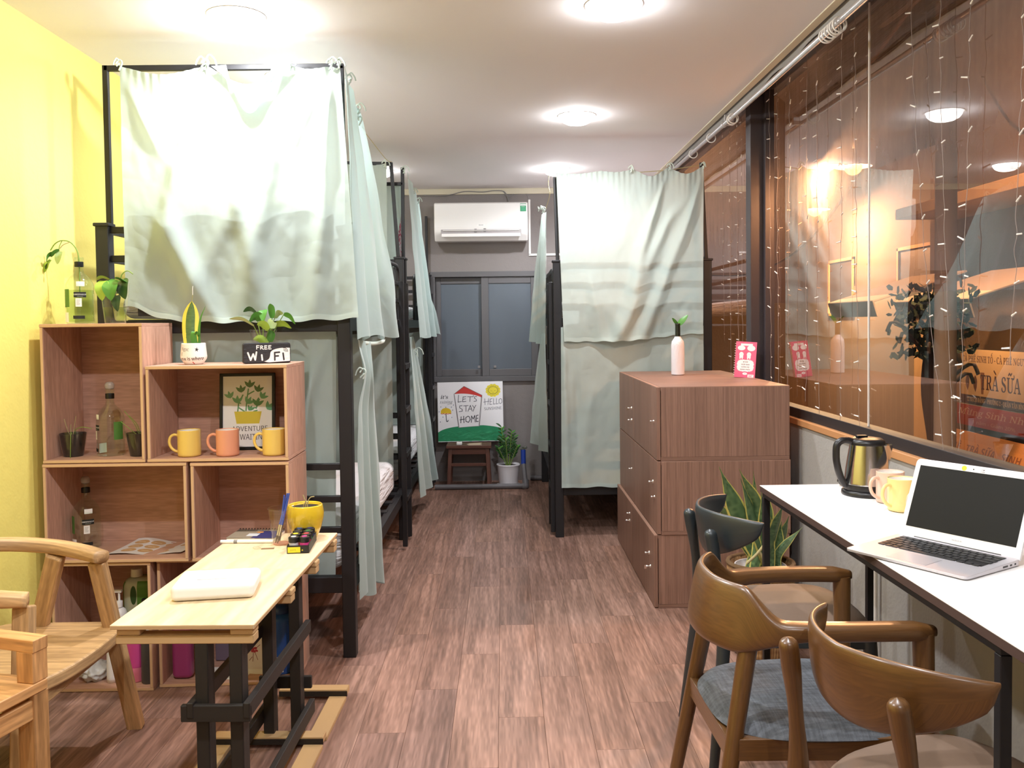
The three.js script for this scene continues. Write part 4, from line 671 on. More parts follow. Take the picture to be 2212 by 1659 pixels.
  part(bg, 'body', grid(12, 14, (u, v) => { const a = u * 2 * PI, q = 1 - 0.45 * (1 - v) ** 2; return [Math.sign(cos(a)) * abs(cos(a)) ** 0.5 * 0.055, 0.23 * (1 - v), Math.sign(sin(a)) * abs(sin(a)) ** 0.5 * 0.03 * q]; }), std(white, 0.7, { map: null, side: THREE.DoubleSide })); part(bg, 'print', mv(new THREE.BoxGeometry(0.085, 0.13, 0.001), 0, 0.085, 0.0302, -0.0), std(white, 0.7, { map: tFl }));
  const cn = thing('blue_canister', 'blue plastic canister at the right end of the bottom crate', 'canister', [-0.862, y, -3.36]);
  part(cn, 'body', lathe([[0, 0], [0.056, 0], [0.06, 0.006], [0.06, 0.2], [0.056, 0.215], [0.03, 0.225]], 32), std(0x1e4f9e, 0.35)); part(cn, 'lid', lathe([[0.034, 0.22], [0.036, 0.222], [0.036, 0.25], [0, 0.252]], 28), std(0x173c7c, 0.4)); part(cn, 'label', wrap(0.0605, 0.012, 0.07, 0.1, 0.5, mBar)[0], mBar);
}
// ------------------------------------------------------------------ low pine table on black painted pallet timber
{
  const t = thing('low_table', 'low pine ply table on a black pallet wood trestle, pushed up to the crates', 'table', [-0.803, 0, -2.70], -0.0285), w = 0.183, l = 0.488;
  part(t, 'top_panel', box(-w, w, 0.568, 0.58, -0.02, l, 'z', 0.0015), M.pine); part(t, 'top_panel', box(-w, w, 0.568, 0.58, -l, -0.021, 'z', 0.0015), M.pine);
  part(t, 'ply_edge', [box(-w + 0.002, w - 0.002, 0.5695, 0.578, l, l + 0.001, 0, 0), box(w, w + 0.001, 0.5695, 0.578, -l + 0.002, l - 0.002, 0, 0)], M.pineEdge);
  for (const z of [l - 0.03, 0.14, -0.16, -l + 0.06]) part(t, 'batten', box(-w + 0.01, w + (z < 0.3 ? 0.006 : -0.004), 0.528, 0.550, z - 0.022, z + 0.022, 'x', 0.003), M.rawWood);
  for (const [x, z] of [[-w + 0.045, l - 0.03], [w - 0.032, l - 0.03], [w - 0.02, 0.14], [w - 0.02, -0.16], [-w + 0.03, 0.14], [w - 0.02, -l + 0.06]]) part(t, 'spacer_block', box(x - 0.032, x + 0.028, 0.55, 0.568, z - 0.024, z + 0.022, 'x', 0.004), M.rawWood);
  for (const x of [0.043, 0.130]) for (const z of [0.455, -0.10]) part(t, 'leg', box(x - 0.016, x + 0.018, 0.012, 0.53, z - 0.024, z + 0.024, 'y', 0.003), M.blackWood);
  for (const x of [0.02, 0.163]) { part(t, 'long_rail', box(x - 0.009, x + 0.009, 0.345, 0.385, -0.13, 0.50, 'z', 0.003), M.blackWood); part(t, 'low_rail', box(x - 0.009, x + 0.009, 0.07, 0.115, -0.16, 0.48, 'z', 0.003), M.blackWood); }
  part(t, 'cross_rail', box(-0.005, 0.172, 0.335, 0.378, 0.482, 0.498, 'x', 0.003), M.blackWood);
  part(t, 'cross_rail', box(0.0, 0.17, 0.16, 0.20, -0.14, -0.125, 'x', 0.003), M.blackWood);
  for (const [x0, x1, z] of [[-0.02, 0.224, -0.435], [-0.13, 0.222, -0.075], [-0.13, 0.222, 0.30]]) { part(t, 'foot_slat', box(x0, x1, 0.014, 0.036, z - 0.024, z + 0.024, 'x', 0.003), M.rawWood); part(t, 'foot_slat_edge', box(x0 + 0.001, x1 + 0.0006, 0.012, 0.031, z + 0.022, z + 0.0252, 0, 0.001), M.blackWood); }
  for (const x of [0.192, -0.10]) for (const [a, b] of [[-0.41, -0.1], [-0.05, 0.28], [0.325, 0.47]]) if (x > 0 || a > -0.2) part(t, 'foot_rail', box(x - 0.032, x + 0.03, 0.0, 0.014, a, b, 'z', 0.002), M.rawWood);
}
const TT = 0.5805;
{ // things on the low table
  const pk = thing('tissue_pack', 'soft white pack glaring under the lamp on the near half of the low table', 'tissue pack', [-0.815, TT, -2.49], 0.14);
  const g = new RoundedBoxGeometry(0.222, 0.044, 0.17, 6, 0.016), p = g.attributes.position; for (let i = 0; i < p.count; i++) p.setY(i, p.getY(i) + 0.006 * (nz(p.getX(i) * 30 + 40, p.getZ(i) * 30 + 40, 200, 200) - 0.5) * (p.getY(i) > 0 ? 1 : 0)); g.computeVertexNormals();
  part(pk, 'wrapper', mv(g, 0, 0.022, 0), M.whiteMatte); part(pk, 'flap', mv(new RoundedBoxGeometry(0.1, 0.003, 0.06, 1, 0.001), 0.0, 0.0455, 0), M.paper);
  const nb = thing('notebook', 'spiral notebook with a blue and brown cover on the far left of the low table', 'notebook', [-0.885, TT, -3.135], -0.06);
  const tC = canvasTex(256, 192, (g2, w, h) => { g2.fillStyle = '#8f8271'; g2.fillRect(0, 0, w, h); g2.fillStyle = '#2e3566'; g2.fillRect(130, 30, 126, 162); g2.fillStyle = '#c8c9cc'; g2.fillRect(90, 90, 60, 60); g2.fillStyle = '#c98a4a'; g2.beginPath(); g2.arc(140, 60, 18, 0, 7); g2.fill(); g2.fillStyle = '#5f564c'; g2.fillRect(0, 0, 110, 40); });
  part(nb, 'pages', box(-0.085, 0.085, 0, 0.009, -0.06, 0.06, 0, 0.001), M.paper); part(nb, 'cover', [mv(new THREE.BoxGeometry(0.172, 0.0015, 0.124), 0, 0.0105, 0)], std(white, 0.3, { map: tC }));
  for (let k = 0; k < 16; k++) part(nb, 'ring', mv(new THREE.TorusGeometry(0.008, 0.0012, 6, 14), -0.08 + k * 0.0107, 0.008, -0.062, 0, PI / 2), M.blackPlastic);
  const pn = thing('marker_pen', 'white marker pen lying in front of the spiral notebook', 'pen', [-0.885, TT + 0.0055, -3.045], -0.03);
  part(pn, 'barrel', rod([-0.07, 0, 0], [0.085, 0, 0], 0.0055), M.whitePlastic); part(pn, 'cap', rod([-0.098, 0, 0], [-0.05, 0, 0], 0.0062), M.whiteMatte); part(pn, 'grip_ring', rod([-0.052, 0, 0], [-0.04, 0, 0], 0.0065), M.greyPlastic);
  const tg = thing('plant_tag', 'brown card tag on a looped thread lying on the low table', 'tag', [-0.80, TT, -2.965], 0.1);
  part(tg, 'card', box(-0.02, 0.022, 0, 0.0012, -0.007, 0.007, 0, 0.0004), std(0x8b6a4a, 0.8)); part(tg, 'thread', tube([[-0.02, 0.001, 0], [-0.04, 0.002, 0.004], [-0.05, 0.003, -0.016], [-0.036, 0.002, -0.024], [-0.022, 0.001, -0.008]], 0.0006, 24, 5), M.dryStem);
  const cup = thing('plastic_cup', 'empty clear plastic cup holding blue paint brushes on the low table', 'cup', [-0.768, TT, -3.03]);
  part(cup, 'cup_wall', lathe(cupProf(0.030, 0.0435, 0.125), 36), M.cupClear); part(cup, 'paint_stain', lathe([[0, 0.003], [0.0295, 0.0035]], 24), phy({ color: 0xd98a55, roughness: 0.6, transmission: 0.5, thickness: 0, side: THREE.DoubleSide }));
  const br = [[[-0.018, 0.006, 0.012], [0.020, 0.172, -0.012], 'paint brush with a blue handle leaning farthest right in the cup'], [[-0.010, 0.006, 0.018], [0.030, 0.175, 0.004], 'paint brush with a blue handle nearest the yellow pot'], [[-0.008, 0.008, -0.004], [0.012, 0.168, 0.0], 'paint brush with a blue handle leaning left of the other two']];
  br.forEach(([a, b, lb], i) => {
    const t = thing('paint_brush', ['shortest of the three blue paint brushes in the cup', 'longest blue paint brush in the cup, nearest the camera', 'blue paint brush at the left, its grey tip near the cup base'][i], 'paint brush', [-0.768, TT, -3.03], 0, 'paint brushes in the cup'), L = (q) => a.map((v, k) => lerp(v, b[k], q));
    part(t, 'handle', rod(L(0.36), L(1), 0.0042, 0.0028), std(0x3e55a8, 0.35)); part(t, 'ferrule', rod(L(0.14), L(0.37), 0.0038, 0.0044), M.chrome); part(t, 'bristles', rod(L(0), L(0.15), 0.0015, 0.004), std(0x6b5a4a, 0.9));
  });
  const yp = thing('yellow_pot', 'glossy yellow plant pot with pale sprouts on the far right of the low table', 'potted plant', [-0.702, TT, -3.105]);
  part(yp, 'pot', lathe([[0, 0.001], [0.036, 0], [0.040, 0.004], [0.055, 0.04], [0.0635, 0.075], [0.0645, 0.095], [0.0605, 0.118], [0.057, 0.121], [0.053, 0.118], [0.055, 0.108], [0, 0.106]], 48), phy({ color: 0xe3bf2c, roughness: 0.2, clearcoat: 0.8, clearcoatRoughness: 0.1 })); part(yp, 'soil', mv(new THREE.CylinderGeometry(0.0545, 0.0545, 0.004, 28), 0, 0.108, 0), M.soil);
  for (const b of [[[0.004, 0.108, 0.01], [0.004, 0.13, 0.01], [-0.004, 0.156, 0.012]], [[0.01, 0.108, 0.01], [0.012, 0.13, 0.012], [0.022, 0.147, 0.014], [0.036, 0.15, 0.014]], [[0.0, 0.108, 0.0], [0.002, 0.12, 0.0], [0.004, 0.135, 0]], [[-0.004, 0.108, 0.01], [-0.002, 0.12, 0.014], [0.006, 0.132, 0.014]]]) part(yp, 'sprout', tube(b, 0.0018, 14, 6), M.dryStem);
  const bx = thing('paint_tray', 'open black tray with a yellow label holding eight paint jars', 'tray', [-0.688, TT, -2.985], 0.07);
  part(bx, 'tray', [box(-0.036, 0.036, 0, 0.002, -0.088, 0.088, 0, 0), box(-0.036, -0.0345, 0, 0.026, -0.088, 0.088, 0, 0), box(0.0345, 0.036, 0, 0.03, -0.088, 0.088, 0, 0), box(-0.036, 0.036, 0, 0.026, 0.0865, 0.088, 0, 0), box(-0.036, 0.036, 0, 0.026, -0.088, -0.0865, 0, 0)], std(0x1a1a1c, 0.5));
  const tL = canvasTex(256, 96, (g2, w, h) => { g2.fillStyle = '#18181a'; g2.fillRect(0, 0, w, h); g2.fillStyle = '#e8d82c'; g2.fillRect(6, 16, 150, 74); txt(g2, 'paint', 70, 52, 30, { c: '#8b8120' }); txt(g2, '✚', 180, 58, 30, { c: '#e8d82c' }); txt(g2, '+', 180, 58, 44, { c: '#e8d82c', w: 'bold' }); });
  part(bx, 'label', mv(new THREE.PlaneGeometry(0.07, 0.024), 0, 0.013, 0.0884), std(white, 0.5, { map: tL }));
  const cols = [[0xd9d3d6, 'white'], [0xe0458c, 'bright pink'], [0xe2cf3a, 'yellow'], [0xc9424a, 'red'], [0x252a35, 'black'], [0x2f6b3c, 'green'], [0x3f5fae, 'blue'], [0x26356f, 'navy']];
  cols.forEach(([c, n], k) => {
    const x = k % 2 ? 0.0175 : -0.0175, z = 0.062 - (k >> 1) * 0.041, s = sin(0.07), q = cos(0.07);
    const j = thing('paint_jar', `small ${n} paint jar with a black lid in the black tray`, 'paint jar', [-0.688 + x * q + z * s, TT + 0.002, -2.985 - x * s + z * q], 0, 'paint jars in the tray');
    part(j, 'jar', lathe([[0, 0], [0.0152, 0], [0.016, 0.002], [0.016, 0.028], [0.014, 0.031]], 24), phy({ color: c, roughness: 0.25, clearcoat: 0.5 })); part(j, 'lid', lathe([[0.0165, 0.03], [0.0172, 0.032], [0.0172, 0.046], [0.015, 0.048], [0, 0.048]], 24), M.blackPlastic); part(j, 'colour_dot', mv(new THREE.CylinderGeometry(0.009, 0.009, 0.001, 18), 0, 0.0485, 0), std(c, 0.5));
  });
}
// ------------------------------------------------------------------ wooden chairs on the left
{
  const t = thing('lounge_chair', 'low oak armchair with a horseshoe arm rail beside the yellow wall', 'chair', [-1.42, 0, -2.57]);
  const sh = new THREE.Shape(), X0 = -1.63, X1 = -1.235, Z0 = -2.845, Z1 = -2.33; sh.moveTo(X0 + 0.06, -Z0); sh.lineTo(X1 - 0.06, -Z0); sh.quadraticCurveTo(X1, -Z0, X1 + 0.012, -Z0 - 0.08); sh.bezierCurveTo(X1 + 0.022, -Z0 - 0.25, X1 + 0.01, -Z1 + 0.10, X1 - 0.05, -Z1 + 0.02); sh.quadraticCurveTo(X1 - 0.1, -Z1, X0 + 0.06, -Z1); sh.quadraticCurveTo(X0, -Z1, X0, -Z1 + 0.06); sh.lineTo(X0, -Z0 - 0.06); sh.quadraticCurveTo(X0, -Z0, X0 + 0.06, -Z0);
  const seat = new THREE.ExtrudeGeometry(sh, { depth: 0.022, bevelEnabled: true, bevelSize: 0.008, bevelThickness: 0.008, bevelSegments: 3, curveSegments: 20 }).rotateX(-PI / 2).translate(0, 0.35, 0);
  wpart(t, 'seat', uvm(seat, 'x', 0.2, 0.4), M.oak);
  const up = (a, b, w, h) => bar(a, b, w, h, true, 0.006);
  wpart(t, 'front_leg', up([-1.268, 0.605, -2.74], [-1.235, 0, -2.915], 0.050, 0.036), M.oak); wpart(t, 'front_leg', up([-1.262, 0.605, -2.31], [-1.215, 0, -2.17], 0.050, 0.036), M.oak);
  wpart(t, 'rear_leg', up([-1.405, 0.62, -2.76], [-1.64, 0, -2.93], 0.052, 0.036), M.oak); wpart(t, 'rear_leg', up([-1.405, 0.62, -2.29], [-1.64, 0, -2.285], 0.052, 0.036), M.oak);
  wpart(t, 'stretcher', up([-1.6, 0.32, -2.8], [-1.6, 0.32, -2.3], 0.03, 0.04), M.oak); wpart(t, 'stretcher', up([-1.27, 0.325, -2.8], [-1.27, 0.325, -2.3], 0.03, 0.04), M.oak);
  const c = new THREE.CatmullRomCurve3([[-1.245, 0.622, -2.725], [-1.32, 0.632, -2.755], [-1.42, 0.645, -2.775], [-1.54, 0.662, -2.745], [-1.625, 0.68, -2.64], [-1.645, 0.685, -2.52], [-1.625, 0.68, -2.40], [-1.54, 0.662, -2.30], [-1.42, 0.645, -2.265], [-1.32, 0.632, -2.28], [-1.25, 0.622, -2.305]].map((p) => V(...p)));
  wpart(t, 'arm_rail', band(60, (q) => { const p = c.getPoint(q), T = c.getTangent(q), l = Math.hypot(T.x, T.z); return { c: [p.x, p.y, p.z], n: [T.z / l, -T.x / l], h: 0.042 * (0.85 + 0.15 * min(1, 12 * q, 12 * (1 - q))), w: 0.056, s: q * 1.2 }; }), M.oak);
}
{
  const t = thing('wooden_armchair', 'honey coloured square wooden armchair cut off by the left edge', 'chair', [-1.095, 0, -2.09], -0.263), m = M.honey, b = (n, ...a) => part(t, n, box(...a, 0.003), m);
  b('seat', -0.47, 0.004, 0.475, 0.50, 0.0, 0.46, 'x'); b('apron', -0.46, -0.012, 0.415, 0.462, 0.004, 0.026, 'x'); b('apron', -0.022, -0.002, 0.415, 0.462, 0.03, 0.44, 'z'); b('apron', -0.46, -0.012, 0.415, 0.462, 0.434, 0.456, 'x');
  b('leg', -0.046, 0.002, 0.0, 0.475, -0.004, 0.042, 'y'); b('leg', -0.046, 0.002, 0.0, 0.475, 0.42, 0.464, 'y'); b('leg', -0.47, -0.425, 0.0, 0.75, -0.004, 0.042, 'y'); b('leg', -0.47, -0.425, 0.0, 0.75, 0.42, 0.464, 'y');
  b('arm_post', -0.046, 0.002, 0.5, 0.575, -0.004, 0.042, 'y'); b('arm_post', -0.046, 0.002, 0.5, 0.575, 0.42, 0.464, 'y');
  part(t, 'arm', bar([0.004, 0.588, 0.019], [-0.45, 0.60, 0.019], 0.046, 0.03), m); part(t, 'arm', bar([0.004, 0.588, 0.442], [-0.45, 0.60, 0.442], 0.046, 0.03), m);
  for (let k = 0; k < 3; k++) b('back_slat', -0.455, -0.437, 0.55 + k * 0.07, 0.595 + k * 0.07, 0.04, 0.42, 'z');
}
// ------------------------------------------------------------------ brown laminate lockers
const knob = (t, x, y, z, k = 1) => { const o = part(t, 'knob', [rod([x, y, z], [x - 0.004, y, z], 0.009 * k, 0.008 * k, 16), rod([x - 0.003, y, z], [x - 0.017 * k, y, z], 0.0035 * k, 0.003 * k, 12), rod([x - 0.016 * k, y, z], [x - 0.022 * k, y, z], 0.006 * k, 0.0055 * k, 14)], M.chrome); return o; };
function locker(label, x0, x1, y0, y1, zf, zb, hw) {
  const t = thing('locker', label, 'locker', [(x0 + x1) / 2, y0, (zf + zb) / 2], 0, 'brown lockers'), w = (x1 - x0) / 2, h = y1 - y0, d = (zf - zb) / 2, T = 0.017, dt = 0.018;
  part(t, 'top_panel', box(-w + dt, w, h - T, h, -d, d, 'x', 0.0015), M.lam); part(t, 'base_panel', box(-w + dt, w, 0, T, -d, d, 'x', 0.001), M.lam);
  part(t, 'side_panel', box(-w + dt + 0.002, w, T, h - 0.003, d - T, d + 0.0008, 'y', 0.0015), M.lam); part(t, 'side_panel', box(-w + dt + 0.002, w, T, h - 0.003, -d, -d + T, 'y', 0.0015), M.lam); part(t, 'back_panel', box(w - 0.01, w, T, h - T, -d + T, d - T, 'y', 0.001), M.lam);
  const dr = part(t, 'door', box(-w, -w + dt - 0.001, 0.003, h - 0.002, -d + 0.0015, d - 0.0005, 'y', 0.002), M.lam);
  part(dr, 'door_edge', box(-w + 0.001, -w + dt - 0.002, h - 0.0025, h - 0.0008, -d + 0.002, d - 0.002, 0, 0), M.lamEdge);
  for (const [z, y, k] of hw) { knob(dr, -w, y - y0, z - (zf + zb) / 2, k === 2 ? 0.8 : 1); if (k === 3) part(dr, 'key', box(-w - 0.03, -w - 0.018, y - y0 - 0.012, y - y0 + 0.006, z - (zf + zb) / 2 - 0.001, z - (zf + zb) / 2 + 0.001, 0, 0), M.chrome); }
  return t;
}
const LF = -4.05, LM = -4.762, LB = -5.345;
locker('near locker in the top row of the brown stack, under the pink book', 0.705, 1.318, 0.686, 1.028, LF, LM, [[-4.13, 0.862, 2]]);
locker('rear locker in the top row of the brown stack, under the white bottle', 0.705, 1.318, 0.686, 1.028, LM - 0.003, LB, [[-4.84, 0.79, 1], [-4.84, 0.855, 3]]);
locker('near locker in the middle row of the brown stack, above the blue chair', 0.705, 1.322, 0.343, 0.685, LF + 0.002, LM, [[-4.16, 0.572, 1], [-4.12, 0.508, 2]]);
locker('rear locker in the middle row of the brown stack, its knob half hidden', 0.705, 1.322, 0.343, 0.685, LM - 0.003, LB, [[-4.85, 0.52, 2]]);
locker('near locker in the bottom row of the brown stack, on the floor', 0.690, 1.318, 0.001, 0.342, LF - 0.003, LM, [[-4.19, 0.225, 1], [-4.16, 0.168, 3]]);
locker('rear locker in the bottom row of the brown stack, next to the bunk', 0.690, 1.318, 0.001, 0.342, LM - 0.003, LB - 0.02, [[-4.84, 0.235, 1], [-4.84, 0.275, 2]]);
{ // white painted bottle and its sprig
  const t = thing('painted_bottle', 'white painted wine bottle with a dark neck on top of the lockers', 'bottle', [0.978, 1.0285, -4.93]);
  part(t, 'body', lathe([[0, 0], [0.033, 0], [0.0365, 0.006], [0.0365, 0.165], [0.033, 0.188], [0.021, 0.205], [0.0155, 0.215]], 32), std(0xece6ea, 0.55, { bumpMap: bumpPaint, bumpScale: 0.003 })); part(t, 'neck', lathe([[0.0155, 0.213], [0.0145, 0.22], [0.014, 0.278], [0.0155, 0.28], [0.0155, 0.288], [0.012, 0.289], [0.011, 0.28]], 24), phy({ color: 0x1d231c, roughness: 0.25, clearcoat: 0.5 }), 'dark green unpainted neck');
  const s = thing('leaf_sprig', 'two leaf green sprig standing in the white painted bottle', 'plant', [0.978, 1.30, -4.93]);
  part(s, 'stem', tube([[0, -0.08, 0], [0, 0, 0], [0.003, 0.02, 0]], 0.002, 10, 6), M.stem); part(s, 'leaf', leaf([[0.002, 0.01, 0], [0.026, 0.036, 0.01], [0.056, 0.064, 0.01]], 0.036, { side: [0.4, -0.6, 0.6] }), M.leafG); part(s, 'leaf', leaf([[0, 0.008, 0], [-0.018, 0.03, 0.006], [-0.032, 0.048, 0.006]], 0.02, { side: [0.5, 0.5, 0.6] }), M.leafG);
}
{ // pink book
  const tx = canvasTex(384, 704, (g, w, h) => {
    g.fillStyle = '#d9597f'; g.fillRect(0, 0, w, h); g.fillStyle = '#f6eef0';
    g.fillRect(90, 38, 220, 40); for (const [x, y, a, b] of [[105, 125, 70, 48], [285, 125, 74, 56]]) { g.beginPath(); g.ellipse(x, y, a, b, 0, 0, 7); g.fill(); }
    for (const [x, y] of [[110, 250], [250, 250]]) { g.beginPath(); g.ellipse(x, y, 40, 46, 0, 0, 7); g.fill(); g.fillRect(x - 34, y + 10, 68, 60); g.fillRect(x - 30, y + 60, 18, 34); g.fillRect(x + 10, y + 60, 18, 34); g.fillStyle = '#6b3a48'; for (const d of [-14, 14]) { g.beginPath(); g.arc(x + d, y - 4, 4, 0, 7); g.fill(); } g.fillStyle = '#f6eef0'; }
    g.beginPath(); for (let i = 0; i < 48; i++) { const a = i / 48 * 2 * PI, r = i % 2 ? 1 : 0.93; g.lineTo(195 + 160 * r * Math.sign(cos(a)) * abs(cos(a)) ** 0.55, 470 + 120 * r * Math.sign(sin(a)) * abs(sin(a)) ** 0.55); } g.fill();
    ['BÍ KÍP', 'GIÚP BẠN', 'LUÔN VUI', 'HẠNH PHÚC'].forEach((s, i) => vtxt(g, s, 195, 398 + i * 49, 32, { c: '#2a2226', w: 'bold' }));
    g.beginPath(); g.ellipse(195, 628, 44, 24, 0, 0, 7); g.fillStyle = '#f6eef0'; g.fill(); g.fillRect(248, 640, 110, 54); txt(g, 'vui', 195, 628, 22, { c: '#c7446c' }); g.fillStyle = '#c7446c'; g.fillRect(262, 655, 80, 8); g.fillRect(262, 674, 60, 8);
  });
  const t = thing('pink_book', 'pink comic style book standing upright on the lockers against the window post', 'book', [1.268, 1.029, -4.63], -0.32), L = -0.16, S = (g) => g.applyMatrix4(new THREE.Matrix4().makeRotationX(L)).applyMatrix4(new THREE.Matrix4().makeRotationZ(-0.06));
  part(t, 'pages', S(box(-0.050, 0.051, 0.003, 0.187, -0.012, -0.0015, 0, 0)), M.paper); part(t, 'back_cover', S(box(-0.053, 0.053, 0, 0.19, -0.0135, -0.012, 0, 0)), std(0xd9597f, 0.4));
  part(t, 'front_cover', S(mv(new THREE.BoxGeometry(0.106, 0.19, 0.0015), 0, 0.095, -0.001)), std(white, 0.35, { map: tx }));
  for (let k = 0; k < 14; k++) part(t, 'ring', S(mv(new THREE.TorusGeometry(0.0055, 0.0008, 5, 12), -0.053, 0.012 + k * 0.0128, -0.006, PI / 2)), M.whitePlastic);
}
// ------------------------------------------------------------------ white desk along the street window
{
  const t = thing('desk', 'long narrow white topped desk with dark edges along the street window', 'desk', [1.13, 0, -2.17]), z0 = -3.03, z1 = -1.30, D = 0.882;
  wpart(t, 'desk_top', box(D, XR - 0.004, 0.7575, 0.76, z0, z1, 0, 0.0008), M.whiteMatte); wpart(t, 'edge', box(D + 0.0005, XR - 0.005, 0.738, 0.7574, z0 + 0.0005, z1, 0, 0.001), std(0x4e3a35, 0.6));
  for (const [x, z] of [[D + 0.016, z0 + 0.02], [XR - 0.13, z0 + 0.02], [D + 0.016, z1 - 0.27], [XR - 0.13, z1 - 0.27]]) wpart(t, 'leg', cbox(0.022, 0.722, 0.022, x, 0.361, z, 0, 0.002), M.black);
  wpart(t, 'frame_rail', box(D + 0.006, D + 0.026, 0.722, 0.738, z0 + 0.01, z1 - 0.26, 0, 0.002), M.black); wpart(t, 'frame_rail', box(XR - 0.14, XR - 0.12, 0.722, 0.738, z0 + 0.01, z1 - 0.26, 0, 0.002), M.black);
  for (const z of [z0 + 0.02, z1 - 0.27]) wpart(t, 'frame_rail', box(D + 0.02, XR - 0.12, 0.722, 0.738, z - 0.01, z + 0.01, 0, 0.002), M.black);
  single('wall_pipe', rod([0, 0, 0], [0, 0.66, 0], 0.008), M.whitePlastic, 'thin white pipe up the grey wall under the desk', 'pipe', [1.365, 0, -3.22]);
}
const DT = 0.7605;
{ // kettle
  const t = thing('electric_kettle', 'shiny steel electric kettle with black handle and lid on the desk', 'kettle', [1.178, DT, -2.845], 0.0);
  part(t, 'base', lathe([[0, 0], [0.078, 0], [0.08, 0.004], [0.078, 0.014], [0.072, 0.018], [0, 0.018]], 44), M.blackPlastic); part(t, 'collar', lathe([[0.071, 0.018], [0.0725, 0.02], [0.0715, 0.036], [0.07, 0.037]], 44), M.blackPlastic);
  part(t, 'body', lathe([[0.0705, 0.036], [0.0705, 0.042], [0.066, 0.085], [0.060, 0.125], [0.0545, 0.158], [0.0535, 0.166]], 56), M.steel);
  part(t, 'lid', lathe([[0.0545, 0.163], [0.0555, 0.168], [0.054, 0.176], [0.045, 0.183], [0.02, 0.187], [0, 0.1875]], 44), M.blackPlastic); part(t, 'lid_catch', [mv(new RoundedBoxGeometry(0.034, 0.008, 0.02, 2, 0.003), -0.018, 0.189, 0)], M.ink);
  part(t, 'spout', grid(14, 10, (u, v) => { const a = (u - 0.5) * 1.5 * (0.35 + 0.65 * (1 - v)), y = lerp(0.162, 0.085, v), r = lerp(0.0535, 0.066, v) + 0.028 * cos((u - 0.5) * PI) * (1 - v) ** 0.8; return [r * cos(a), y, r * sin(a)]; }, true), new THREE.MeshStandardMaterial({ color: 0xd8d8da, roughness: 0.14, metalness: 1, side: THREE.DoubleSide }));
  const c = new THREE.CatmullRomCurve3([[-0.046, 0.172, 0], [-0.075, 0.178, 0], [-0.096, 0.166, 0], [-0.101, 0.13, 0], [-0.096, 0.09, 0], [-0.083, 0.05, 0], [-0.07, 0.03, 0]].map((p) => V(...p)));
  const hg = (() => { const p = [], uv = [], ix = [], n = 36, k = 12; for (let i = 0; i <= n; i++) { const P = c.getPoint(i / n), T = c.getTangent(i / n); for (let j = 0; j <= k; j++) { const a = j / k * 2 * PI, r1 = 0.011, r2 = 0.013; p.push(P.x + -T.y * r1 * cos(a), P.y + T.x * r1 * cos(a), r2 * sin(a)); uv.push(j / k, i / n); } } for (let i = 0; i < n; i++) for (let j = 0; j < k; j++) { const a = i * (k + 1) + j; ix.push(a, a + 1, a + k + 1, a + 1, a + k + 2, a + k + 1); } const g = new THREE.BufferGeometry(); g.setAttribute('position', new THREE.Float32BufferAttribute(p, 3)); g.setAttribute('uv', new THREE.Float32BufferAttribute(uv, 2)); g.setIndex(ix); g.computeVertexNormals(); return g; })();
  part(t, 'handle', hg, M.blackPlastic);
  const pl = thing('power_plug', 'black power plug and cord lying on the desk behind the kettle', 'plug', [1.158, DT, -3.0]);
  part(pl, 'plug_body', mv(new THREE.SphereGeometry(0.0165, 24, 16).scale(1.1, 1, 0.9), 0, 0.0165, 0), phy({ color: 0x202020, roughness: 0.15, clearcoat: 1 })); part(pl, 'cord', tube([[0.015, 0.008, 0], [0.03, 0.005, 0.0], [0.044, 0.03, 0.01], [0.062, 0.03, 0.04], [0.05, 0.006, 0.06], [0.012, 0.005, 0.1], [0.0, 0.005, 0.12]], 0.0036, 40, 7), M.blackPlastic);
}
mug('pink mug on the desk next to the kettle', [1.196, DT, -2.715], 0.25, mPink, 'mugs on the desk');
mug('pale yellow mug on the desk between two pink mugs', [1.179, DT, -2.595], 0.3, mPale, 'mugs on the desk');
mug('pink mug half hidden behind the laptop screen', [1.196, DT, -2.475], 0.35, mPink, 'mugs on the desk');
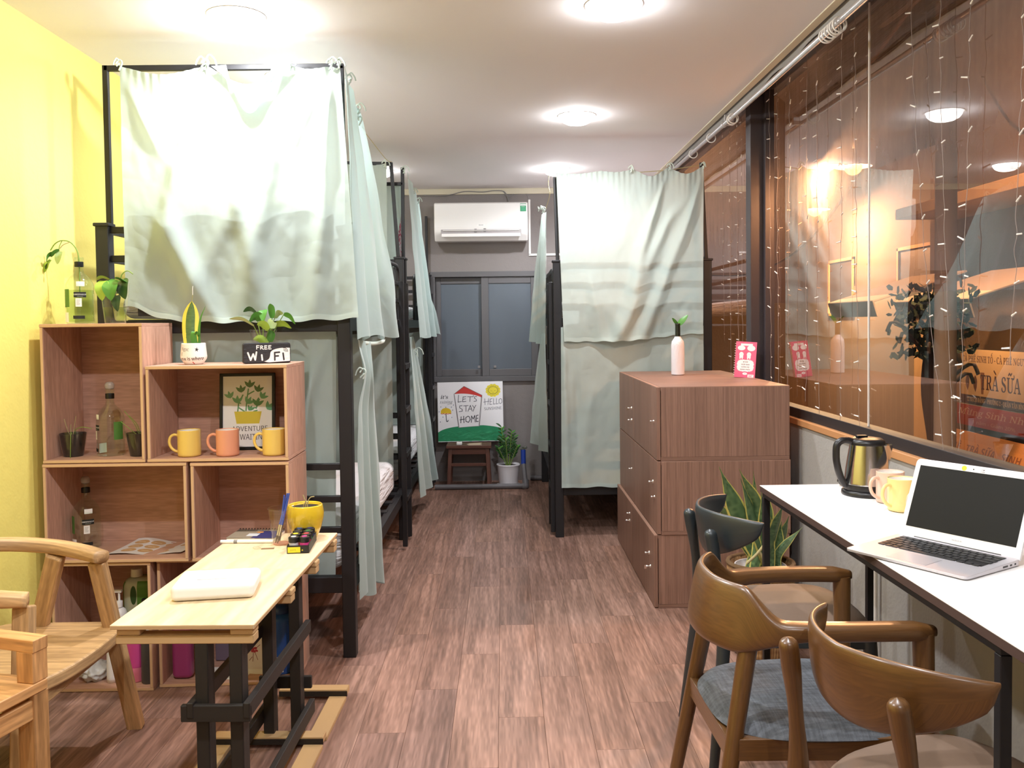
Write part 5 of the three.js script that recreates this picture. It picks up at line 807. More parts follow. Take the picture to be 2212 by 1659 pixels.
{ // laptop
  const t = thing('laptop', 'open silver laptop with a black screen, one corner over the desk edge', 'laptop', [1.007, DT, -2.07], -1.018), w = 0.1525, d = 0.108;
  const sh = new THREE.Shape(), r = 0.012; sh.moveTo(-w + r, -d); sh.lineTo(w - r, -d); sh.quadraticCurveTo(w, -d, w, -d + r); sh.lineTo(w, d - r); sh.quadraticCurveTo(w, d, w - r, d); sh.lineTo(-w + r, d); sh.quadraticCurveTo(-w, d, -w, d - r); sh.lineTo(-w, -d + r); sh.quadraticCurveTo(-w, -d, -w + r, -d);
  const base = new THREE.ExtrudeGeometry(sh, { depth: 0.012, bevelEnabled: true, bevelSize: 0.0012, bevelThickness: 0.0012, bevelSegments: 2, curveSegments: 8 }).rotateX(-PI / 2), p = base.attributes.position;
  for (let i = 0; i < p.count; i++) { const k = (p.getZ(i) + d) / (2 * d); p.setY(i, p.getY(i) * lerp(1, 0.42, k) + lerp(0.0022, 0.003, k)); } base.computeVertexNormals(); part(t, 'base', base, M.alu);
  const top = (z) => 0.0022 + lerp(0.0132, 0.0064, (z + d) / (2 * d)); const slope = (top(d) - top(-d)) / (2 * d);
  const flat = (g, x, z, up = 0) => mv(g, x, top(z) + up, z, -Math.atan(slope), 0, 0);
  part(t, 'trackpad', flat(new RoundedBoxGeometry(0.1, 0.0006, 0.064, 1, 0.0002), 0, 0.064, 0.0003), std(0xc2bec3, 0.3, { metalness: 0.4 }));
  const kb = part(t, 'keyboard', flat(new RoundedBoxGeometry(0.262, 0.0008, 0.104, 1, 0.0003), 0, -0.040, 0.0002), std(0x1a191a, 0.6));
  const km = std(0x201f20, 0.45), kg = [1, 1.5, 1.8, 2.3, 5.2].map((q) => new RoundedBoxGeometry(0.0155 * q + 0.0025 * (q - 1), 0.0016, 0.0148, 1, 0.0006));
  const rows = [[14, 0], [13, 1], [13, 2], [12, 3], [12, 4]]; rows.forEach(([n], r2) => {
    const z = -0.080 + r2 * 0.0181; let ks = []; for (let k = 0; k < n; k++) ks.push(0); if (r2 === 0) ks[13] = 1; if (r2 === 1) ks = [1, ...ks]; if (r2 === 2) { ks[0] = 2; ks[12] = 2; } if (r2 === 3) { ks[0] = 3; ks[11] = 3; }
    let x = -0.128; for (const q of ks) { const g = kg[q], wd = 0.0155 * [1, 1.5, 1.8, 2.3, 5.2][q] + 0.0025 * ([1, 1.5, 1.8, 2.3, 5.2][q] - 1); const o = part(kb, 'key', g, km); o.position.set(x + wd / 2, top(z) + 0.0012, z); x += wd + 0.0026; if (x > 0.13) break; }
  });
  [[-0.119, 0], [-0.101, 0], [-0.083, 0], [-0.0585, 1], [0.0, 4], [0.0585, 1], [0.083, 0], [0.101, 0], [0.119, 0]].forEach(([x, q]) => { const o = part(kb, 'key', kg[q], km); o.position.set(x, top(0.0105) + 0.0012, 0.0105); });
  // lid, tilted back
  const lid = new THREE.Group(); lid.name = 'lid'; lid.position.set(0, 0.0125, -d + 0.002); lid.rotation.x = -0.40; t.add(lid);
  const lh = 0.205, ls = new THREE.Shape(); ls.moveTo(-w, 0); ls.lineTo(w, 0); ls.lineTo(w, lh - r); ls.quadraticCurveTo(w, lh, w - r, lh); ls.lineTo(-w + r, lh); ls.quadraticCurveTo(-w, lh, -w, lh - r); ls.lineTo(-w, 0);
  part(lid, 'lid_shell', new THREE.ExtrudeGeometry(ls, { depth: 0.004, bevelEnabled: true, bevelSize: 0.001, bevelThickness: 0.001, bevelSegments: 2 }).translate(0, 0, -0.004), std(0xe2dfe2, 0.35, { metalness: 0.25 }));
  part(lid, 'screen', mv(new THREE.BoxGeometry(0.279, 0.162, 0.0008), 0, 0.108, 0.0012), phy({ color: 0x151412, roughness: 0.5, specularIntensity: 0.4 }));
  const tx = canvasTex(128, 24, (g, W2, H2) => { g.fillStyle = '#dedbde'; g.fillRect(0, 0, W2, H2); txt(g, 'MacBook Air', W2 / 2, H2 / 2, 18, { c: '#77747a' }); }); part(lid, 'name_print', mv(new THREE.PlaneGeometry(0.032, 0.006), 0, 0.0145, 0.0013), std(white, 0.4, { map: tx }));
  part(lid, 'sticker', mv(new THREE.CylinderGeometry(0.0062, 0.0062, 0.0006, 24), -0.024, 0.1965, 0.0014, PI / 2), std(0xe7e12c, 0.5), 'round yellow sticker'); part(lid, 'camera', mv(new THREE.CylinderGeometry(0.0016, 0.0016, 0.0006, 14), 0.0, 0.1965, 0.0014, PI / 2), M.ink);
  const tS = canvasTex(96, 64, (g, W2, H2) => { g.fillStyle = '#e6e3e5'; g.fillRect(0, 0, W2, H2); txt(g, 'I♥', 40, 18, 26, { c: '#3a3434', w: 'bold' }); pen(g, [[[50, 12], [58, 24], [66, 12]]], 8, '#4a3a3a'); txt(g, 'CORE', 48, 46, 22, { c: '#3a3434', w: 'bold' }); }); part(lid, 'sticker', mv(new THREE.PlaneGeometry(0.018, 0.012), 0.024, 0.1945, 0.0014), std(white, 0.5, { map: tS }), 'small lettered sticker');
  part(t, 'hinge', rod([-0.11, 0.0135, -d + 0.001], [0.11, 0.0135, -d + 0.001], 0.0035), M.blackPlastic);
  for (const [z, l2] of [[-0.045, 0.02], [-0.068, 0.008], [-0.086, 0.006]]) part(t, 'port', box(w + 0.0006, w + 0.0016, 0.0055, 0.0095, z - l2 / 2, z + l2 / 2, 0, 0), M.ink);
}
// ------------------------------------------------------------------ chairs at the desk; each faces +x before it is turned
function roundSeat(x0, x1, zw, zn, y, th, dome) { // a padded seat, wider at the front
  const f = (s) => (u, v) => { const a = u * 2 * PI, q = v, c = Math.sign(cos(a)) * abs(cos(a)) ** 0.62, s2 = Math.sign(sin(a)) * abs(sin(a)) ** 0.62, x = (x0 + x1) / 2 + c * q * (x1 - x0) / 2, k = (x - x0) / (x1 - x0); return [x, y + (s > 0 ? dome * (1 - q ** 2.2) - th * 0.5 * q ** 14 : -th + th * 0.5 * q ** 14), s2 * q * lerp(zn, zw, k)]; };
  const g = merged([grid(48, 14, f(1)), grid(48, 8, f(-1), true)]); const p = g.attributes.position, uv = g.attributes.uv; for (let i = 0; i < p.count; i++) uv.setXY(i, p.getX(i), p.getZ(i)); return g;
}
function crescentChair(label, p, ry, wm, sm, scale = 1) {
  const t = thing('crescent_chair', label, 'chair', p, ry), Rr = 0.245, A = 1.07;
  part(t, 'seat', roundSeat(-0.20, 0.225, 0.235, 0.195, 0.452, 0.045, 0.016), sm);
  const at = (q) => { const a = lerp(-A, A, q), e = abs(2 * q - 1), en = Math.sqrt(1 - (1 - min(1, (1 - e) / 0.09 + 0.02)) ** 2), h = 0.142 * (1 - 0.74 * e ** 2.2) * en, top = 0.765 - 0.018 * e * e - 0.006; return { c: [-0.25 + Rr * (1 - cos(a)), top - h / 2 + 0.01 * e, Rr * sin(a)], n: [-cos(a), sin(a)], h, w: 0.024 * (1 - 0.3 * e * e) * (0.4 + 0.6 * en), lean: 0.16 * (1 - e), s: q * 0.6 }; };
  part(t, 'backrest', band(54, at, 2.6, 18), wm);
  for (const s of [-1, 1]) {
    const z = s * 0.145;
    const cap = (q, a, b, c2, d) => (q < 0.6 ? lerp(a, b, q / 0.6) : q < 0.8 ? lerp(b, c2, sstep(0.6, 0.78, q)) : lerp(c2, d, sstep(0.8, 0.93, q))) * Math.sqrt(max(0, 1 - max(0, (q - 0.974) / 0.026) ** 2));
    part(t, 'rear_leg', limb([[-0.272, 0, s * 0.215], [-0.246, 0.22, s * 0.19], [-0.226, 0.43, s * 0.165], [-0.240, 0.58, s * 0.153], [-0.262, 0.72, s * 0.146]], (q) => cap(q, 0.0130, 0.0210, 0.0145, 0.0188), 140), wm);
    part(t, 'front_leg', rod([0.185, 0.425, s * 0.20], [0.215, 0, s * 0.225], 0.021, 0.013), wm);
    part(t, 'side_stretcher', bar([-0.24, 0.30, s * 0.183], [0.19, 0.33, s * 0.205], 0.018, 0.03), wm);
  }
  part(t, 'seat_rail', [bar([-0.215, 0.40, -0.165], [-0.215, 0.40, 0.165], 0.022, 0.045), bar([0.185, 0.40, -0.2], [0.185, 0.40, 0.2], 0.022, 0.045), bar([-0.215, 0.40, -0.165], [0.185, 0.40, -0.2], 0.022, 0.045), bar([-0.215, 0.40, 0.165], [0.185, 0.40, 0.2], 0.022, 0.045)], wm);
  part(t, 'cross_stretcher', bar([0.0, 0.315, -0.195], [0.0, 0.315, 0.195], 0.018, 0.028), wm);
  return t;
}
crescentChair('blue grey chair with a crescent back and tan seat, nearest the lockers', [0.862, 0, -2.715], 0.0, M.blueGrey, M.tanSeat);
crescentChair('brown chair with a crescent back and tan seat in the bottom right corner', [0.835, 0, -1.615], 0.30, M.walnut, M.tanSeat);
{
  const t = thing('armchair', 'glossy brown armchair with a grey fabric seat between the other two desk chairs', 'chair', [0.672, 0, -2.062], 0.03), wm = M.walnut;
  part(t, 'seat', roundSeat(-0.205, 0.235, 0.225, 0.20, 0.455, 0.05, 0.014), M.greySeat);
  const c = new THREE.CatmullRomCurve3([[0.235, 0.664, -0.212], [0.13, 0.667, -0.216], [0.02, 0.668, -0.214], [-0.09, 0.668, -0.196], [-0.165, 0.668, -0.150], [-0.205, 0.668, -0.075], [-0.214, 0.668, 0], [-0.205, 0.668, 0.075], [-0.165, 0.668, 0.150], [-0.09, 0.668, 0.196], [0.02, 0.668, 0.214], [0.13, 0.667, 0.216], [0.235, 0.664, 0.212]].map((q) => V(...q)));
  const at = (q) => {
    const P = c.getPoint(q), T = c.getTangent(q), l = Math.hypot(T.x, T.z), e = abs(2 * q - 1), k = 1 - sstep(0.335, 0.52, e), kb = 1 - sstep(0.30, 0.62, e), up = lerp(0.018, 0.082, k), dn = lerp(0.020, 0.062, kb), en = min(1, 0.55 + 14 * min(q, 1 - q));
    return { c: [P.x, P.y + (up - dn) / 2 * en, P.z], n: [T.z / l, -T.x / l], h: (up + dn) * en, w: lerp(0.050, 0.026, k) * en, lean: 0.18 * k, s: q * 1.3 };
  };
  part(t, 'arm_and_back_rail', band(120, at, 3.0, 20), wm);
  for (const s of [-1, 1]) {
    part(t, 'rear_leg', rod([-0.145, 0.645, s * 0.155], [-0.262, 0, s * 0.205], 0.021, 0.0145, 18), wm); part(t, 'front_leg', rod([0.212, 0.66, s * 0.211], [0.222, 0, s * 0.218], 0.0225, 0.0145, 18), wm);
    part(t, 'seat_rail', bar([-0.19, 0.405, s * 0.178], [0.212, 0.41, s * 0.208], 0.022, 0.048), wm);
  }
  part(t, 'seat_rail', bar([0.212, 0.41, -0.208], [0.212, 0.41, 0.208], 0.022, 0.048), wm); part(t, 'seat_rail', bar([-0.19, 0.40, -0.178], [-0.19, 0.40, 0.178], 0.022, 0.048), wm);
}
// ------------------------------------------------------------------ snake plant in a woven basket between lockers and desk
{
  const px = (x, y, z) => [(x - 1085) * -z / 1912, 1.33 - (y - 690) * -z / 1912, z], C = px(1643, 1218, -3.5);
  const t = thing('potted_snake_plant', 'tall snake plant in a round woven basket between the lockers and the desk', 'potted plant', [C[0], 0, C[2]]);
  const weave = std(0xa57f55, 0.85, { bumpMap: bumpCloth, bumpScale: 0.006 });
  const bk = lathe([[0, 0.005], [0.10, 0], [0.108, 0.006], [0.13, 0.2], [0.132, 0.35], [0.128, 0.362], [0.118, 0.36], [0.117, 0.34], [0, 0.25]], 60), bp = bk.attributes.position; for (let i = 0; i < bp.count; i++) { const a = Math.atan2(bp.getZ(i), bp.getX(i)), k = 1 + 0.012 * sin(a * 40) * sin(bp.getY(i) * 300); bp.setX(i, bp.getX(i) * k); bp.setZ(i, bp.getZ(i) * k); } bk.computeVertexNormals(); part(t, 'basket', bk, weave);
  part(t, 'basket_rim', mv(new THREE.TorusGeometry(0.127, 0.009, 8, 60), 0, 0.362, 0, PI / 2), weave); part(t, 'inner_pot', lathe([[0.09, 0.25], [0.098, 0.345], [0.102, 0.352], [0.095, 0.352], [0.09, 0.31], [0, 0.308]], 40), std(0xdad6d6, 0.4)); part(t, 'soil', mv(new THREE.CylinderGeometry(0.09, 0.09, 0.01, 30), 0, 0.318, 0), M.soil);
  const L = [[1553, 1008, 1612, 1150, 44], [1597, 1014, 1640, 1120, 34], [1628, 1018, 1634, 1110, 14], [1600, 1035, 1650, 1180, 46], [1630, 1048, 1642, 1150, 30], [1537, 1065, 1588, 1150, 26], [1693, 1092, 1672, 1160, 34], [1706, 1118, 1680, 1190, 40], [1735, 1143, 1680, 1205, 20], [1660, 1060, 1652, 1150, 32], [1602, 1120, 1630, 1190, 30], [1645, 1064, 1660, 1180, 36], [1690, 1130, 1668, 1200, 34], [1612, 1165, 1636, 1210, 26], [1664, 1110, 1664, 1190, 30]];
  L.forEach(([x, y, mx, my, w], i) => {
    const z = -3.5 + 0.05 * sin(i * 2.4), a = px(x, y, z), m = px(mx, my, z - 0.01), ang = i * 2.4, b = [C[0] + 0.05 * cos(ang) + (mx - 1643) * 0.0006, 0.315, C[2] + 0.05 * sin(ang)];
    const rel = (p) => [p[0] - C[0], p[1], p[2] - C[2]];
    part(t, 'leaf', leaf([b, m, a].map(rel), w * 3.5 / 1912, { side: [cos(0.5 * sin(i * 3)), 0, sin(0.9 * sin(i * 1.7))], fold: 0.25, n: 20, prof: (q) => (0.30 + 0.70 * sin(PI * min(1, q * 0.62 + 0.12))) * (1 - sstep(0.62, 1, q) ** 1.4 * 0.97) }), mSans2);
  });
  for (const s of [[[1652, 1180], [1636, 1200], [1612, 1222]], [[1640, 1195], [1648, 1210], [1650, 1224]]]) part(t, 'dry_leaf', tube(s.map(([x, y]) => { const p = px(x, y, -3.42); return [p[0] - C[0], p[1], p[2] - C[2]]; }), 0.006, 16, 8), M.dryStem);
}
// ------------------------------------------------------------------ against the back wall
{
  const t = thing('air_conditioner', 'white split air conditioner high on the dark back wall', 'air conditioner', [-0.163, 2.015, ZB]), w = 0.382;
  const sh = new THREE.Shape(); sh.moveTo(0, 0.03); sh.lineTo(0, 0.295); sh.lineTo(0.17, 0.295); sh.quadraticCurveTo(0.195, 0.295, 0.2, 0.27); sh.lineTo(0.205, 0.1); sh.quadraticCurveTo(0.205, 0.06, 0.18, 0.035); sh.lineTo(0.15, 0.0); sh.lineTo(0.05, 0.0); sh.lineTo(0, 0.03);
  const g = new THREE.ExtrudeGeometry(sh, { depth: 2 * w - 0.02, bevelEnabled: true, bevelSize: 0.008, bevelThickness: 0.01, bevelSegments: 4, curveSegments: 10 }).rotateY(-PI / 2).translate(w - 0.01, 0, 0); part(t, 'housing', g, phy({ color: 0xf5f2f0, roughness: 0.25, clearcoat: 0.4 }));
  part(t, 'front_panel', box(-w + 0.004, w - 0.004, 0.098, 0.29, 0.203, 0.213, 0, 0.004), phy({ color: 0xf7f5f3, roughness: 0.2, clearcoat: 0.5 }));
  part(t, 'outlet', box(-w + 0.055, w - 0.055, 0.04, 0.094, 0.195, 0.2115, 0, 0.002), std(0xa9a3a4, 0.5)); part(t, 'louvre', mv(new RoundedBoxGeometry(2 * w - 0.12, 0.03, 0.006, 2, 0.002), 0, 0.035, 0.213, -0.35), M.whitePlastic); part(t, 'louvre', mv(new RoundedBoxGeometry(2 * w - 0.14, 0.006, 0.014, 2, 0.002), 0, 0.072, 0.214), M.whitePlastic);
  part(t, 'louvre_arm', [box(-0.055, -0.035, 0.055, 0.085, 0.205, 0.216, 0, 0.002), box(0.02, 0.04, 0.06, 0.088, 0.205, 0.215, 0, 0.002)], M.greyPlastic);
  const tg = canvasTex(96, 128, (g2, W2, H2) => { g2.fillStyle = '#2f9a6c'; g2.fillRect(0, 0, W2, H2); g2.fillStyle = '#eef0ee'; g2.fillRect(0, 8, W2, 26); txt(g2, 'ENERGY', 48, 52, 18, { c: '#dff0e6' }); for (let i = 0; i < 4; i++) { g2.fillStyle = '#57b98e'; g2.fillRect(16, 70 + i * 12, 64, 5); } });
  part(t, 'energy_label', box(w - 0.062, w - 0.014, 0.222, 0.286, 0.2125, 0.2137, 0, 0), std(0x35996e, 0.5)); part(t, 'energy_label', mv(new THREE.PlaneGeometry(0.046, 0.062), w - 0.038, 0.254, 0.2139), std(white, 0.5, { map: tg }));
  const tn = canvasTex(160, 32, (g2, W2, H2) => { g2.fillStyle = '#f7f5f3'; g2.fillRect(0, 0, W2, H2); txt(g2, 'Reetech', W2 / 2, H2 / 2, 26, { c: '#5d5a60', w: 'bold' }); }); part(t, 'name_print', mv(new THREE.PlaneGeometry(0.06, 0.012), 0.0, 0.115, 0.2134), std(white, 0.3, { map: tn }));
  const c = thing('cable_duct', 'white square cable duct bent round the right of the air conditioner', 'cable duct', [0.238, 1.9, ZB]); part(c, 'upright', box(-0.009, 0.009, 0, 0.46, 0, 0.012, 0, 0.002), M.whitePlastic); part(c, 'arm', box(-0.009, 0.62, -0.009, 0.009, 0, 0.012, 0, 0.002), M.whitePlastic);
  single('ceiling_cable', [tube([[-0.7, 2.405, ZB + 0.014], [-0.45, 2.40, ZB + 0.02], [-0.3, 2.43, ZB + 0.024], [-0.15, 2.425, ZB + 0.024], [-0.05, 2.435, ZB + 0.02], [0.03, 2.425, ZB + 0.02], [0.06, 2.37, ZB + 0.02], [0.07, 2.32, ZB + 0.03]], 0.004, 60, 6), tube([[0.02, 2.43, ZB + 0.02], [0.06, 2.38, ZB + 0.014], [0.14, 2.425, ZB + 0.014], [0.21, 2.41, ZB + 0.014], [0.235, 2.36, ZB + 0.012]], 0.0025, 40, 6)], M.greyPlastic, 'loose grey cables running under the cream trim above the air conditioner', 'cable');
}
{ // hand painted board
  const tx = canvasTex(1280, 1170, (g, w, h) => {
    g.fillStyle = '#f4f1f4'; g.fillRect(0, 0, w, h);
    g.fillStyle = '#1e8a5b'; g.beginPath(); g.moveTo(0, 985); g.quadraticCurveTo(90, 900, 390, 870); g.lineTo(880, 855); g.quadraticCurveTo(1150, 880, 1280, 930); g.lineTo(1280, 1160); g.lineTo(0, 1160); g.fill();
    const r = rng(3); for (let i = 0; i < 160; i++) { g.fillStyle = ['#2f9a69', '#167a4d', '#45aa7c', '#10693f'][i % 4]; g.globalAlpha = 0.35; g.beginPath(); g.ellipse(r() * 1280, 960 + r() * 190, 20 + r() * 60, 5 + r() * 12, r() - 0.5, 0, 7); g.fill(); } g.globalAlpha = 1;
    g.fillStyle = '#f4f1f4'; g.beginPath(); g.moveTo(330, 240); g.lineTo(520, 90); g.lineTo(872, 275); g.lineTo(812, 872); g.lineTo(400, 890); g.fill();
    g.fillStyle = '#d23a34'; g.beginPath(); g.moveTo(325, 238); g.lineTo(522, 85); g.lineTo(874, 270); g.lineTo(862, 305); g.quadraticCurveTo(620, 205, 335, 232); g.fill();
    pen(g, [[[322, 236], [522, 84], [874, 268], [860, 308]], [[325, 238], [400, 885]], [[330, 250], [412, 890]], [[872, 290], [812, 875]], [[858, 305], [800, 860]]], 8, '#55484c'); pen(g, [[[410, 892], [600, 880], [812, 868]]], 5, '#8a8088');
    const ink = '#3c3a44';
    pen(g, [[[412, 255], [400, 395], [468, 380]], [[500, 290], [490, 388]], [[498, 296], [560, 288]], [[495, 338], [550, 332]], [[490, 388], [556, 380]], [[588, 290], [690, 292]], [[640, 290], [632, 388]], [[705, 268], [700, 292]], [[770, 288], [726, 294], [722, 322], [758, 345], [764, 375], [712, 384]]], 11, ink);
    pen(g, [[[480, 462], [430, 468], [428, 505], [480, 535], [482, 570], [418, 582]], [[508, 468], [600, 464]], [[554, 466], [552, 578]], [[590, 578], [640, 460], [672, 570]], [[608, 535], [664, 530]], [[682, 462], [715, 512]], [[748, 460], [715, 515], [690, 580]]], 11, ink);
    pen(g, [[[455, 680], [448, 800]], [[505, 672], [510, 800]], [[432, 742], [522, 730]], [[590, 672], [545, 700], [548, 775], [600, 792], [632, 740], [615, 685], [590, 672]], [[652, 795], [660, 668], [690, 730], [722, 660], [730, 790]], [[755, 662], [752, 784]], [[756, 664], [790, 655]], [[754, 722], [782, 716]], [[752, 784], [792, 778]]], 14, '#36343c');
    txt(g, "it's", 128, 290, 96, { c: '#3c3a42', w: 'italic bold', f: 'serif' }); txt(g, 'raining', 162, 388, 70, { c: '#55525c', w: 'italic', f: 'serif' }); pen(g, [[[190, 440], [240, 424], [275, 428]]], 5, '#6b6772');
    g.fillStyle = '#e6bf24'; g.beginPath(); g.ellipse(160, 575, 102, 72, 0, PI, 0); g.lineTo(262, 610); g.lineTo(58, 610); g.fill(); pen(g, [[[62, 612], [85, 622], [110, 612], [140, 626], [165, 612], [195, 625], [225, 612], [258, 618]]], 12, '#cf5a35'); pen(g, [[[160, 625], [166, 745], [172, 770], [192, 768], [200, 745]]], 14, '#33323c'); pen(g, [[[158, 498], [158, 482]]], 10, '#33323c');
    for (const [x, y] of [[60, 480], [268, 488], [308, 448], [292, 548], [24, 575], [100, 680], [272, 690], [46, 775]]) { g.fillStyle = '#6f7896'; g.beginPath(); g.ellipse(x, y, 7, 13, 0.2, 0, 7); g.fill(); }
    g.fillStyle = '#f0dd3a'; g.beginPath(); for (let i = 0; i < 36; i++) { const a = i / 36 * 2 * PI, q = i % 3 ? 1 : 0.9; g.lineTo(1090 + 148 * q * cos(a), 175 + 130 * q * sin(a)); } g.fill(); pen(g, [Array.from({ length: 33 }, (_, i) => [1090 + 92 * cos(i / 32 * 2 * PI), 172 + 72 * sin(i / 32 * 2 * PI)])], 7, '#5a5230');
    for (let i = 0; i < 18; i++) { const a = i / 18 * 2 * PI; pen(g, [[[1090 + 104 * cos(a), 172 + 84 * sin(a)], [1090 + 128 * cos(a), 172 + 106 * sin(a)]]], 5, '#6a6134'); } pen(g, [[[1045, 182], [1060, 190], [1072, 182]], [[1112, 178], [1126, 186], [1140, 178]], [[1078, 212], [1092, 218], [1104, 210]]], 5, '#8f8340');
    pen(g, [[[925, 335], [930, 455]], [[1000, 335], [985, 455]], [[900, 405], [1010, 385]], [[1030, 345], [1022, 452]], [[1032, 345], [1072, 340]], [[1026, 398], [1062, 392]], [[1022, 452], [1066, 448]], [[1098, 335], [1094, 448], [1132, 440]], [[1155, 335], [1150, 445], [1190, 436]], [[1232, 340], [1205, 360], [1204, 425], [1235, 440], [1262, 412], [1258, 352], [1232, 340]]], 9, '#5a5864');
    txt(g, 'SUNSHINE', 1082, 528, 76, { c: '#5a5864', rot: -0.05, sx: 0.95 });
  });
  const t = thing('painted_board', 'white hand painted board about staying home leaning on the stool', 'sign', [-0.272, 0.347, -7.335], 0), S = (g) => g.applyMatrix4(new THREE.Matrix4().makeRotationX(-0.06)).applyMatrix4(new THREE.Matrix4().makeRotationZ(0.008));
  part(t, 'board', S(mv(new RoundedBoxGeometry(0.545, 0.497, 0.012, 1, 0.002), 0, 0.25, -0.0065)), M.whiteMatte); part(t, 'painting', S(mv(new THREE.BoxGeometry(0.543, 0.495, 0.0006), 0, 0.25, 0)), std(white, 0.55, { map: tx }));
}
{
  const t = thing('stool', 'dark brown wooden stool carrying the painted board by the back wall', 'stool', [-0.285, 0, -7.27]), m = M.darkStool;
  part(t, 'seat', box(-0.183, 0.183, 0.318, 0.343, -0.14, 0.13, 'x', 0.004), m); part(t, 'worn_patch', grid(12, 6, (u, v) => [lerp(-0.01, 0.10, u) + 0.01 * sin(v * 9), 0.3436, lerp(0.0, 0.126, v) - 0.03 * u * (1 - v)], true), std(0xb9a48c, 0.8));
  for (const x of [-1, 1]) for (const z of [-1, 1]) part(t, 'leg', bar([x * 0.150, 0.318, z * 0.105 - 0.005], [x * 0.165, 0, z * 0.125 - 0.005], 0.030, 0.030), m);
  part(t, 'apron', box(-0.145, 0.145, 0.268, 0.318, 0.092, 0.110, 'x', 0.002), m); part(t, 'apron', box(-0.145, 0.145, 0.268, 0.318, -0.115, -0.098, 'x', 0.002), m); part(t, 'stretcher', box(-0.15, 0.15, 0.172, 0.196, 0.098, 0.114, 'x', 0.002), m); for (const x of [-1, 1]) part(t, 'stretcher', box(x * 0.16 - 0.008, x * 0.16 + 0.008, 0.12, 0.143, -0.11, 0.1, 'z', 0.002), m);
  const b = thing('white_clicker', 'tiny white remote lying on the left front edge of the stool', 'remote', [-0.362, 0.3432, -7.175]); part(b, 'body', mv(new RoundedBoxGeometry(0.046, 0.026, 0.04, 3, 0.008), 0, 0.013, 0), M.whitePlastic); part(b, 'button', mv(new RoundedBoxGeometry(0.02, 0.003, 0.01, 1, 0.001), 0, 0.027, 0), M.greyPlastic);
}
{
  const t = thing('potted_plant', 'leafy zz plant in a white pot on a saucer by the back wall', 'potted plant', [0.035, 0, -7.19]);
  part(t, 'saucer', lathe([[0, 0.002], [0.085, 0], [0.098, 0.016], [0.094, 0.018], [0.083, 0.008], [0, 0.008]], 40), M.whitePlastic); part(t, 'pot', lathe([[0, 0.009], [0.072, 0.008], [0.075, 0.012], [0.092, 0.17], [0.096, 0.172], [0.096, 0.182], [0.088, 0.183], [0.086, 0.165], [0, 0.162]], 44), std(0xe3dee2, 0.4)); part(t, 'soil', mv(new THREE.CylinderGeometry(0.086, 0.086, 0.006, 28), 0, 0.163, 0), M.soil);
  const r = rng(44);
  for (const [tx, ty, tz] of [[-0.055, 0.485, 0.0], [0.03, 0.45, 0.02], [-0.08, 0.32, 0.04], [0.075, 0.33, 0.02], [-0.02, 0.40, 0.05], [0.05, 0.40, -0.04], [-0.06, 0.38, -0.04]]) {
    const c = new THREE.CatmullRomCurve3([V(tx * 0.15, 0.16, tz * 0.2), V(tx * 0.6, 0.16 + (ty - 0.16) * 0.55, tz * 0.6), V(tx, ty, tz)]), st = part(t, 'stem', new THREE.TubeGeometry(c, 16, 0.004, 6), M.stem);
    for (let k = 0; k < 13; k++) { const q = 0.35 + 0.65 * k / 12, P = c.getPoint(q), s = k % 2 ? 1 : -1, a = r() * 1.2 - 0.6, L = 0.030 + 0.018 * r(); part(st, 'leaf', leaf([P.toArray(), [P.x + s * L * 0.5, P.y + L * 0.42, P.z + a * L * 0.5], [P.x + s * L * 0.9, P.y + L * 0.62, P.z + a * L]], 0.019, { side: [0.3 * s, -0.5, 0.8], n: 6 }), k === 11 ? M.leafG : M.leafDark); }
  }
}
{ // drain pipes
  const t = thing('drain_pipe', 'grey plastic drain pipe along the floor with an elbow and a blue valve', 'pipe', [-0.2, 0, -7.06]), m = std(0x6a6668, 0.5);
  part(t, 'floor_pipe', rod([-0.355, 0.022, 0], [0.36, 0.022, 0], 0.021, 0.021, 20), m); part(t, 'elbow', [mv(new THREE.SphereGeometry(0.028, 20, 14), 0.372, 0.024, 0), rod([0.345, 0.022, 0], [0.372, 0.022, 0], 0.027, 0.027, 20), rod([0.372, 0.022, 0], [0.372, 0.065, -0.02], 0.027, 0.027, 20)], m); part(t, 'riser', rod([0.372, 0.04, -0.01], [0.358, 0.19, -0.09], 0.018, 0.018, 18), m);
  part(t, 'valve', [rod([0.358, 0.185, -0.09], [0.357, 0.30, -0.10], 0.020, 0.020, 18)], std(0x1f3f9c, 0.45), 'blue plastic sleeve'); part(t, 'valve_tap', [mv(new RoundedBoxGeometry(0.06, 0.018, 0.02, 2, 0.006), 0.36, 0.312, -0.10, 0, 0, 0.3), rod([0.357, 0.30, -0.10], [0.357, 0.325, -0.10], 0.012)], std(0x55584e, 0.6));
  single('wall_drain', [rod([0, 0, 0], [0.9, 0, 0], 0.02, 0.02, 18)], m, 'short grey pipe lying along the foot of the back wall, right of the plant pot', 'pipe', [0.22, 0.024, -7.42]);
}
